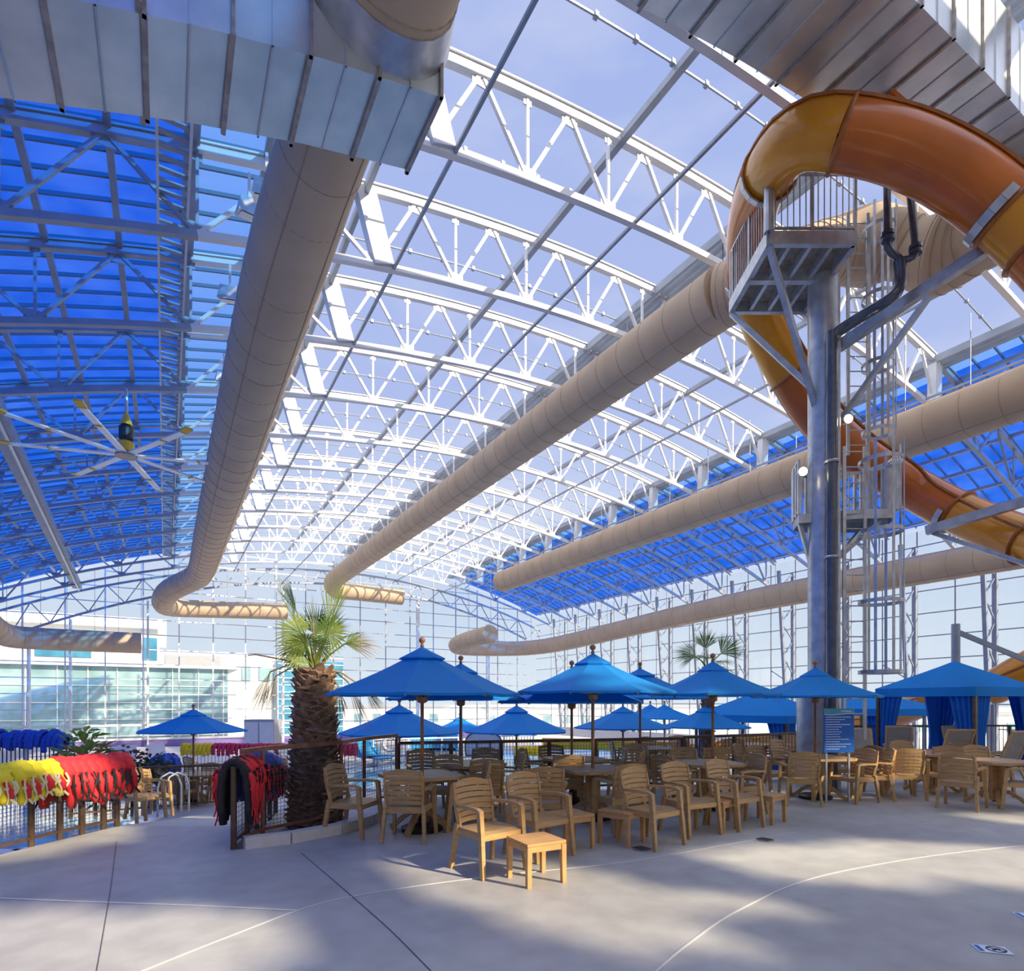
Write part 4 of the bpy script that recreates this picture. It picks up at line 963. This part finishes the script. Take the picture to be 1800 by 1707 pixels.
hang(vest_bb, fb, .05, 2.45, 16, 1.48, 'blue life vest on the white picket fence at far left, %s from the left', 'blue vests at far left', sc=(1.4, 1.1, 1), jit=.18)
fb2 = [fl(278, 16.6, LZ), fl(308, 17.6, LZ)]
hang(vest_bb, fb2, .05, .75, 4, .9, 'dark blue life vest heaped left of the far yellow ones, %s from the left', 'blue vests beside the flower bed', sc=(1.5, 1.3, 1.2))
fence(fb2, .92, 'short rack under the heap of dark blue vests', wire=.12, wt=.012)
fy = [fl(905, 24, LZ), fl(965, 24, LZ)]
hang(vest_yy, fy, .05, 1.35, 9, .62, 'yellow life vest far across the pool, %s right of the basketball board', 'yellow vests across the pool'); fence(fy, .65, 'low dark rack under the yellow vests across the pool', wire=.15, wt=.012)
# ================================================================== PALMS
def fan(b, hub, dr, up_, Rr, spread=1.25, n=26, droop=.25, fold=.15, wf=1.0):
    dr = Vector(dr).normalized(); up_ = Vector(up_); sd = dr.cross(up_).normalized(); nn = sd.cross(dr).normalized()
    for i in range(n):
        g = -spread+2*spread*i/(n-1)+R.uniform(-.03, .03); L_ = Rr*(1-.22*abs(g)/spread)*R.uniform(.86, 1.06)
        dv = dr*math.cos(g)+sd*math.sin(g); w = 2*spread/(n-1)*.42*wf; pd = dv.cross(nn).normalized(); prev = None
        for k, t in enumerate((.04, .3, .55, .8, 1.0)):
            c = hub+dv*(L_*t)+nn*(fold*L_*(abs(g)/spread)*t)-Vector((0, 0, 1))*(droop*L_*t**2.4)
            ww = w*L_*(t if t <= .55 else .55*(1-t)/.45*.95+.01)
            cur = (c-pd*ww, c+pd*ww)
            if prev: b.quad(prev[0], prev[1], cur[1], cur[0])
            prev = cur
def palm(px, D, z, H, r0, r1, scale, label, fronds, nb=320):
    O = fl(px, D, z); t = thing('fan_palm', O, -A, label, 'palm')
    b = MB(); prof = []
    for i in range(13):
        u = i/12; prof.append(((r0+(r1-r0)*u)*(1+.04*math.sin(i*2.1)), H*u))
    b.lathe(prof, n=20); b.build('trunk', 'trunk', t, True)
    b = MB()
    for k in range(nb):     # old leaf bases
        u = (k+.5)/nb; g = k*2.39996; rr = (r0+(r1-r0)*u)*.98; z = H*u; dv = Vector((math.cos(g), math.sin(g), 0)); sdv = Vector((-math.sin(g), math.cos(g), 0))
        l = .075*(r0/.27)*R.uniform(.8, 1.4); w = .065*(r0/.27); p = dv*rr+Vector((0, 0, z)); q = dv*(rr+l*.7)+Vector((0, 0, z+l*R.uniform(-.3, .9)))
        b.hexa([p-sdv*w-Vector((0, 0, .05)), p+sdv*w-Vector((0, 0, .05)), p+sdv*w, p-sdv*w, q-sdv*w*.4-Vector((0, 0, .012)), q+sdv*w*.4-Vector((0, 0, .012)), q+sdv*w*.3, q-sdv*w*.3])
    b.build('leaf_bases', 'boot', t)
    for (hx, hy, hz, dx, dy, dz, Rr, spread, droop, m, upv) in fronds:
        hub = Vector((hx, hy, hz))*scale+Vector((0, 0, H)); b = MB(); fan(b, hub, (dx, dy, dz), upv, Rr*scale, spread, 28, droop)
        f = b.build('frond', m, t)
        b = MB(); root = Vector((hx*.1, hy*.1, -.03)); mid = (hub-Vector((0, 0, H)))*.5+Vector((0, 0, .1 if hz < .2 else .02)); b.tube([root+Vector((0, 0, H)), mid+Vector((0, 0, H)), hub, hub+Vector((dx, dy, dz)).normalized()*.12], [.022*scale, .014*scale, .01*scale, .006], 6); b.build('petiole', 'frondy' if m != 'dead' else 'dead', f)
    return t
F0 = (0, -1, 0)
FR = [(.22, -.05, .58, .22, .05, 1, .92, .36, .02, 'frondy', F0), (.22, -.04, .50, .1, 0, .3, .36, 2.9, .15, 'frondy', F0), (-.26, .0, .82, -.50, .05, 1, .66, .28, .02, 'frond', F0), (-.30, .02, .72, -.25, .0, 1, .48, .35, .05, 'frondy', F0),
      (-.02, .12, .50, .0, .1, 1, .58, .95, .05, 'frond', F0), (.10, .16, .50, .45, .1, 1, .55, .9, .1, 'frond', F0), (-.2, -.05, .52, -.6, -.2, .25, .40, 2.3, .2, 'frondy', (.2, -1, .1)), (-.28, .05, .30, -.9, -.1, .1, .36, 2.2, .3, 'frondy', (.2, -1, .1)),
      (-.06, -.2, .34, -.1, -.3, .2, .34, 2.8, .2, 'frondy', F0), (.12, -.15, .28, .5, -.3, .1, .32, 2.2, .3, 'frondy', (0, -1, .2)), (-.14, -.1, .18, -.5, -.3, -.1, .30, 2.2, .3, 'frondy', F0), (.42, .05, .36, 1, .1, .10, .60, .55, .25, 'dead', (0, -1, .3)), (.44, .02, .36, 1, 0, .28, .36, .8, .1, 'frondy', F0),
      (-.18, .3, .45, -.5, .6, .5, .5, 1.2, .3, 'frond', (0, 0, 1)), (.28, .35, .45, .6, .5, .5, .55, 1.2, .3, 'frond', (0, 0, 1)), (.0, -.06, .60, .0, -.02, 1, .52, .07, 0, 'dead', F0),
      (-.86, .0, .20, -1, .1, -.12, .45, .25, .35, 'dead', (0, -.4, 1)), (-.60, -.12, -.06, -.30, -.1, -1, .75, .30, .05, 'dead', F0), (-.55, -.05, -.12, -.22, -.1, -1, .60, .30, .05, 'dead', F0), (.36, -.05, -.26, .05, -.1, -1, .66, .42, .0, 'dead', F0), (.72, .1, -.30, .6, 0, -.8, .5, .35, .1, 'dead', F0), (.46, .1, -.20, .45, .1, -1, .9, .16, .05, 'dead', F0)]
palm(553, 8.55, -.1, 2.30, .36, .24, 1.0, 'big fan palm with shaggy trunk and dry hanging fronds in the curb planter', FR)
FR2 = [(.28, 0, .28, .8, 0, .7, .62, 1.0, .1, 'frond', (0, -1, .3)), (-.26, 0, .22, -.9, 0, .4, .60, 1.0, .25, 'frond', (0, -1, .4)), (0, .1, .4, -.05, .2, 1, .55, 1.0, .1, 'frond', (0, -1, 0)), (-.1, -.2, .15, -.4, -.6, .3, .5, 1.2, .4, 'frondy', (0, -.3, 1)), (.15, -.15, .1, .5, -.5, .1, .5, 1.2, .4, 'frondy', (0, -.3, 1)), (.3, .1, .0, 1, 0, -.2, .5, .8, .3, 'dead', (0, -.4, 1)), (-.1, .3, .2, -.3, 1, .3, .55, 1.2, .3, 'frond', (0, 0, 1))]
palm(1244, 15.6, -.3, 2.95, .19, .15, 1.25, 'distant fan palm whose crown shows above the umbrellas on the right', FR2, 160)
# feathery small palm and shrubs in the left bed
def leafy(name, px, D, z, w, h, n, label, cat, m='leaf', ln=.28, flowers=0, stem=True):
    O = fl(px, D, z); t = thing(name, O, 0, label, cat); b = MB()
    for k in range(n):
        g = R.uniform(0, 2*PI); u = R.random()**.6; p = Vector((math.cos(g)*w*.45*u, math.sin(g)*w*.45*u, h*R.uniform(.25, .9)*(1-.35*u))); el = R.uniform(-.2, 1.1)
        dv = Vector((math.cos(g)*math.cos(el), math.sin(g)*math.cos(el), math.sin(el))); sd = dv.cross(Vector((0, 0, 1))).normalized(); l = ln*R.uniform(.7, 1.3)
        b.quad(p, p+dv*l*.5+sd*l*.16, p+dv*l-Vector((0, 0, l*.25)), p+dv*l*.5-sd*l*.16)
    b.build('foliage', m, t)
    b = MB(); b.tube([(0, 0, 0), (0, 0, h*.6)], [.04, .02], 7)
    for k in range(4): g = k*1.7; b.tube([(0, 0, h*.2), (math.cos(g)*w*.25, math.sin(g)*w*.25, h*.55)], .012, 5)
    b.build('stem', 'trunk', t)
    if flowers:
        b = MB()
        for k in range(flowers):
            g = R.uniform(0, 2*PI); u = R.random(); c = Vector((math.cos(g)*w*.5*u, math.sin(g)*w*.5*u, h*R.uniform(.5, .95))); b.lathe([(.01, -.03), (.05, 0), (.01, .035)], c, 6)
        b.build('flowers', 'leafr', t)
leafy('young_palm', 146, 13.6, LZ, .9, 2.3, 220, 'tall young palm with yellow green fronds in the left flower bed', 'palm', 'frondy', .42)
for k, (px, D, w, h, f, lab) in enumerate(((125, 13.4, .9, 1.6, 22, 'at the left foot of the young palm'), (168, 13.2, 1.0, 1.55, 18, 'right of the young palm'), (200, 13.6, 1.0, 1.6, 14, 'in the middle of the left flower bed'), (232, 14.2, 1.1, 1.6, 14, 'near the dark picket fence'), (262, 15.2, 1.2, 1.5, 14, 'left of the blue vest heap'))):
    leafy('shrub', px, D, LZ, w, h, 260, 'dark leafy shrub with red flowers %s' % lab, 'shrub', 'leaf', .24, f)
# ================================================================== FAR POOL FURNITURE
t = thing('basketball_board', fl(850, 21, LZ), -A, 'clear rounded basketball board standing in the pool', 'backboard')
zc = EYE+(HY-1308)/F*21+.85
b = MB(); prof = [(-.62, -.42), (.62, -.42), (.66, -.2)]+[(.66*math.cos(g), .05+.42*math.sin(g)) for g in [PI*i/12 for i in range(13)]]+[(-.66, -.2)]
b.poly([(x, z, 0) for x, z in prof], 0); vv = [(x, 0, z+zc) for x, z, _ in b.v]; b.v = vv; b.build('board', mat('board_clear', (.55, .62, .78), .15), t)
b = MB()
for p, q in zip(prof, prof[1:]+prof[:1]): b.bar((p[0], -.02, p[1]+zc), (q[0], -.02, q[1]+zc), .04)
for p, q in (((-.24, .1), (.24, .1)), ((.24, .1), (.24, -.28)), ((.24, -.28), (-.24, -.28)), ((-.24, -.28), (-.24, .1))): b.bar((p[0], -.03, p[1]+zc), (q[0], -.03, q[1]+zc), .035)
b.build('outline', 'black', t); b = MB(); b.ring((0, -.25, zc-.3), (0, 0, 1), .22, .012, 20, 5); b.build('hoop', 'rust', t)
b = MB(); b.tube([(0, .1, .03), (0, .1, zc-.1)], .05, 8); b.build('post', 'grey', t)
def make_lounge(m):
    C = thing('lounge_chair', cat='chair', label='x')
    b = MB(); b.bar((0, -.3, .35), (0, .9, .35), .6, .05); b.bar((0, -.3, .36), (0, -.75, 1.0), .6, .05); b.build('sling', m, C)
    b = MB()
    for sx in (-.3, .3):
        for y in (-.25, .8): b.bar((sx, y, 0), (sx, y, .35), .035)
    b.build('frame', 'loungep', C); return C
lg = make_lounge('lounge')
for k in range(11): inst(lg, fl(733+k*6.2, 27.5, LZ), yaw(-80), 'blue lounge chair in the row beyond the pool, %s from the left' % o_(k), 'blue lounge chairs beyond the pool')
for k, (px, D) in enumerate(((640, 24), (655, 23.5), (674, 24.5))): inst(lg, fl(px, D, LZ), yaw(-60+k*20), 'blue lounge chair at the pool rim left of the umbrella pole, %s from the left' % o_(k), 'lounge chairs left of the umbrella pole')
lp = make_lounge('loungep')
for k, (px, D) in enumerate(((200, 19.5), (222, 20.5), (282, 21), (488, 19), (532, 19))): inst(lp, fl(px, D, LZ), yaw(-70+k*12), 'cream lounge chair on the far lower deck, %s from the left' % o_(k), 'cream lounge chairs')
# ring buoy
o = thing('life_ring', at(716-30, 1308, 24), -A, 'white life ring on the far picket railing', 'life ring'); b = MB(); b.ring((0, 0, 0), (0, 1, 0), .28, .07, 20, 8); b.build('ring', 'white', o, True)
# big grey box on the far fence (equipment)
o = thing('equipment_cabinet', fl(462, 26, LZ), -A, 'grey equipment cabinet below the left dry frond', 'cabinet'); b = MB(); b.box((0, 0, .9), (1.3, .8, 1.8)); b.build('body', 'grey', o); b = MB(); b.box((-.33, -.42, .9), (.6, .03, 1.6)); b.box((.33, -.42, .9), (.6, .03, 1.6)); b.build('door', 'white', o)
# lower yellow flumes
def flume(pts, r, label, m='yellow', covered=False):
    P = spline(pts, 6); O = P[0].copy(); t = thing('slide_flume', (O.x, O.y, O.z), 0, label, 'slide'); b = MB()
    if covered: b.tube([p-O for p in P], r, 20, True); b.build('tube', m, t, True)
    else:
        def f(u, v):
            i = min(int(u*(len(P)-1)+.5), len(P)-1); p = P[i]; tt = (P[min(i+1, len(P)-1)]-P[max(i-1, 0)]).normalized(); sd = tt.cross(Vector((0, 0, 1))).normalized(); g = PI+PI*v
            return p-O+sd*math.cos(g)*r+Vector((0, 0, 1))*math.sin(g)*r
        b.grid(f, len(P)-1, 10); b.build('trough', m, t, True)
    b = MB()
    for s_ in (-1, 1):
        e = []
        for i, p in enumerate(P):
            tt = (P[min(i+1, len(P)-1)]-P[max(i-1, 0)]).normalized(); sd = tt.cross(Vector((0, 0, 1))).normalized(); e.append(p-O+sd*s_*r)
        b.tube(e, .04, 5)
    b.build('rim', 'flange' if covered else 'amber', t); b = MB()
    for p in P[::6]: b.bar((p-O)-Vector((0, 0, r)), Vector((p.x-O.x, p.y-O.y, lowz(20)-O.z)), .10)
    b.build('support_post', 'steel2', t)
flume([at(955, 1300, 25), at(1050, 1302, 25), at(1150, 1306, 23), at(1240, 1312, 21), at(1300, 1300, 21), at(1400, 1288, 21), at(1500, 1290, 21)], .42, 'yellow open flume lying low behind the railing')
flume([at(1470, 1272, 27), at(1560, 1258, 24), at(1625, 1232, 21.5), at(1640, 1228, 21)], .55, 'short orange tube slide under the edge of the big cabana', 'amber', True)
flume([at(1745, 1210, 21), at(1790, 1185, 20), at(1860, 1150, 19)], .6, 'orange tube slide piece behind the cabana at the right edge', 'amber', True)
# second small column with arm behind the big cabana
o = thing('slide_support', fl(1680, 18.6), -A, 'short grey steel column rising above the big cabana', 'column'); b = MB(); b.lathe([(.12, 0), (.12, EYE+(HY-1097)/F*18.6)], n=16); b.build('column', 'steel2', o, .6)
b = MB(); zc2 = EYE+(HY-1112)/F*18.6; b.bar((.1, 0, zc2), (2.6, -.5, zc2-1.25), .12, .14); b.build('arm', 'steel2', o)
# ================================================================== OUTSIDE
def bpos(px, Y): s = (px-290)/1197; X = s*ca*Y/(1-sa*s); return X, sa*X+ca*Y
def zfor(py, D): return EYE+(HY-py)/F*D
Y = 70; xa, Da = bpos(-60, Y); xb, Db = bpos(277, Y); zt1 = zfor(1100, Da*1.0+3)
OB = thing('office_building', (xa, Y, -3.6), 0, 'large white building with teal glass front outside the end wall, left', 'building'); O = Vector((xa, Y, -3.6))
def bbox(x0, x1, y0, y1, z0, z1, name, m, par, O): b = MB(); b.box(((x0+x1)/2-O.x, (y0+y1)/2-O.y, (z0+z1)/2-O.z), (x1-x0, y1-y0, z1-z0)); return b.build(name, m, par)
xc, _ = bpos(420, Y); 
bbox(xa-20, xb, Y+1.5, Y+25, 4, 9.9, 'upper_storey', 'bwhite', OB, O); bbox(xa-20, xb+.8, Y+.6, Y+26, 9.3, 10.3, 'roof_edge', 'bwhite', OB, O)
bbox(xa-20, xc, Y+.3, Y+25, 5.3, 6.9, 'fascia', 'bwhite', OB, O); g = bbox(xa-20, xc-1, Y+1, Y+24, -3.6, 5.3, 'glass_front', 'teal', OB, O)
b = MB(); x = xa-20
while x < xc-1: b.box((x-O.x, -.0+.95, 4.4), (.10, .1, 8.9)); x += 2.4
for z in (.2, 1.9, 3.6, 5.3, 7.0): b.box(((xa-20+xc)/2-O.x, .93, z), (xc-xa+19, .08, .10))
b.build('mullions', 'white', OB)
for k, (p0, p1, a_, c_) in enumerate(((290, 388, 1150, 1168), (60, 160, 1140, 1153), (250, 276, 1120, 1160))):
    u, D_ = bpos(p0, Y); v, _ = bpos(p1, Y); bbox(u, v, Y+.2, Y+.5, zfor(c_, D_), zfor(a_, D_), 'louvre_panel', 'grey' if k == 0 else 'tealb', OB, O)
OB2 = thing('glass_building', (8, 84, -3.6), 0, 'smaller white and blue glass building outside, behind the palm', 'building'); O = Vector((8, 84, -3.6))
u, D_ = bpos(395, 84); v, D2 = bpos(500, 84); w_, D3 = bpos(600, 84)
bbox(u, v, 84, 96, -3.6, zfor(1150, D_), 'wall', 'bwhite', OB2, O); bbox(v-1, w_, 83, 96, -3.6, zfor(1162, D2), 'glass_bay', 'tealb', OB2, O)
b = MB()
for i in range(12): b.box(((v-1+w_)/2-O.x, -1.05, 1+i*.95), (w_-v+1, .1, .12))
for i in range(5): b.box((v-1+(w_-v+1)*i/4-O.x, -1.05, 5), (.12, .1, 9.5))
b.build('mullions', 'white', OB2)
for i, (a_, c_) in enumerate(((425, 440), (455, 480), (485, 496))):
    p, _ = bpos(a_, 84); q, _ = bpos(c_, 84); bbox(p, q, 83.8, 84, zfor(1195, D_), zfor(1170, D_), 'window', 'teal', OB2, O)
for k, (px, Y_, w, h) in enumerate(((690, 150, 24, 4.5), (960, 160, 28, 4), (1250, 120, 30, 4.2), (1545, 60, 14, 3.6), (1730, 50, 13, 3.4))):
    X_, D_ = bpos(px, Y_) if px < 1500 else (0, 0)
    p = fl(px, 130 if px < 1500 else 95, -3.6); o = thing('low_building', p, -A, 'low pale building far outside the glass, %s from the left' % o_(k), 'building', 'distant low buildings')
    b = MB(); b.box((0, 0, h/2), (w, 12, h)); b.build('wall', 'bwhite', o)
    b = MB()
    for i in range(int(w/4)): b.box((-w/2+2+i*4, -6.05, h*.45), (1.8, .1, h*.4))
    b.build('window_row', 'teal', o); b = MB(); b.box((0, 0, h+.15), (w+.6, 12.6, .3)); b.build('roof', 'grey', o)
# ================================================================== LIGHT
w = bpy.data.worlds.new('sky'); bpy.context.scene.world = w; w.use_nodes = True; N = w.node_tree.nodes; K = w.node_tree.links
bg = N['Background']; tc = N.new('ShaderNodeTexCoord'); sp = N.new('ShaderNodeSeparateXYZ'); K.new(tc.outputs['Generated'], sp.inputs[0])
rp = N.new('ShaderNodeValToRGB'); K.new(sp.outputs['Z'], rp.inputs[0]); el = rp.color_ramp.elements
el[0].position = .0; el[0].color = (.80, .87, .95, 1); el[1].position = .9; el[1].color = (.36, .46, .84, 1)
e = el.new(.12); e.color = (.70, .80, .94, 1); e = el.new(.45); e.color = (.44, .53, .86, 1)
mp = N.new('ShaderNodeMapping'); mp.inputs['Scale'].default_value = (1.2, 1.2, 4); K.new(tc.outputs['Generated'], mp.inputs[0])
nz = N.new('ShaderNodeTexNoise'); nz.inputs['Scale'].default_value = 2.2; nz.inputs['Detail'].default_value = 6; K.new(mp.outputs[0], nz.inputs['Vector'])
mr = N.new('ShaderNodeMapRange'); mr.inputs[1].default_value = .48; mr.inputs[2].default_value = .8; mr.inputs[3].default_value = 0; mr.inputs[4].default_value = .55; K.new(nz.outputs['Fac'], mr.inputs[0])
mx = N.new('ShaderNodeMixRGB'); mx.inputs[2].default_value = (.85, .88, .95, 1); K.new(mr.outputs[0], mx.inputs[0]); K.new(rp.outputs[0], mx.inputs[1]); K.new(mx.outputs[0], bg.inputs[0])
bg.inputs[1].default_value = 1.0
def sun(name, d, e, c, ang):
    l = bpy.data.lights.new(name, 'SUN'); l.energy = e; l.color = c; l.angle = ang; o = bpy.data.objects.new(name, l); col.objects.link(o)
    o.rotation_euler = Vector(d).to_track_quat('-Z', 'Y').to_euler(); return o
sun('sun', SD, 7.0, (1, .84, .60), math.radians(.7))
sun('sky_fill', (.15, .1, -1), 1.9, (1, .97, .95), math.radians(150))
sun('bounce_fill', (.45, .9, .30), 1.0, (1, .92, .80), math.radians(120))
sc = bpy.context.scene; sc.view_settings.view_transform = 'Standard'; sc.view_settings.look = 'None'; sc.view_settings.exposure = 0; sc.cycles.max_bounces = 8; sc.cycles.transparent_max_bounces = 24; sc.cycles.use_denoising = True
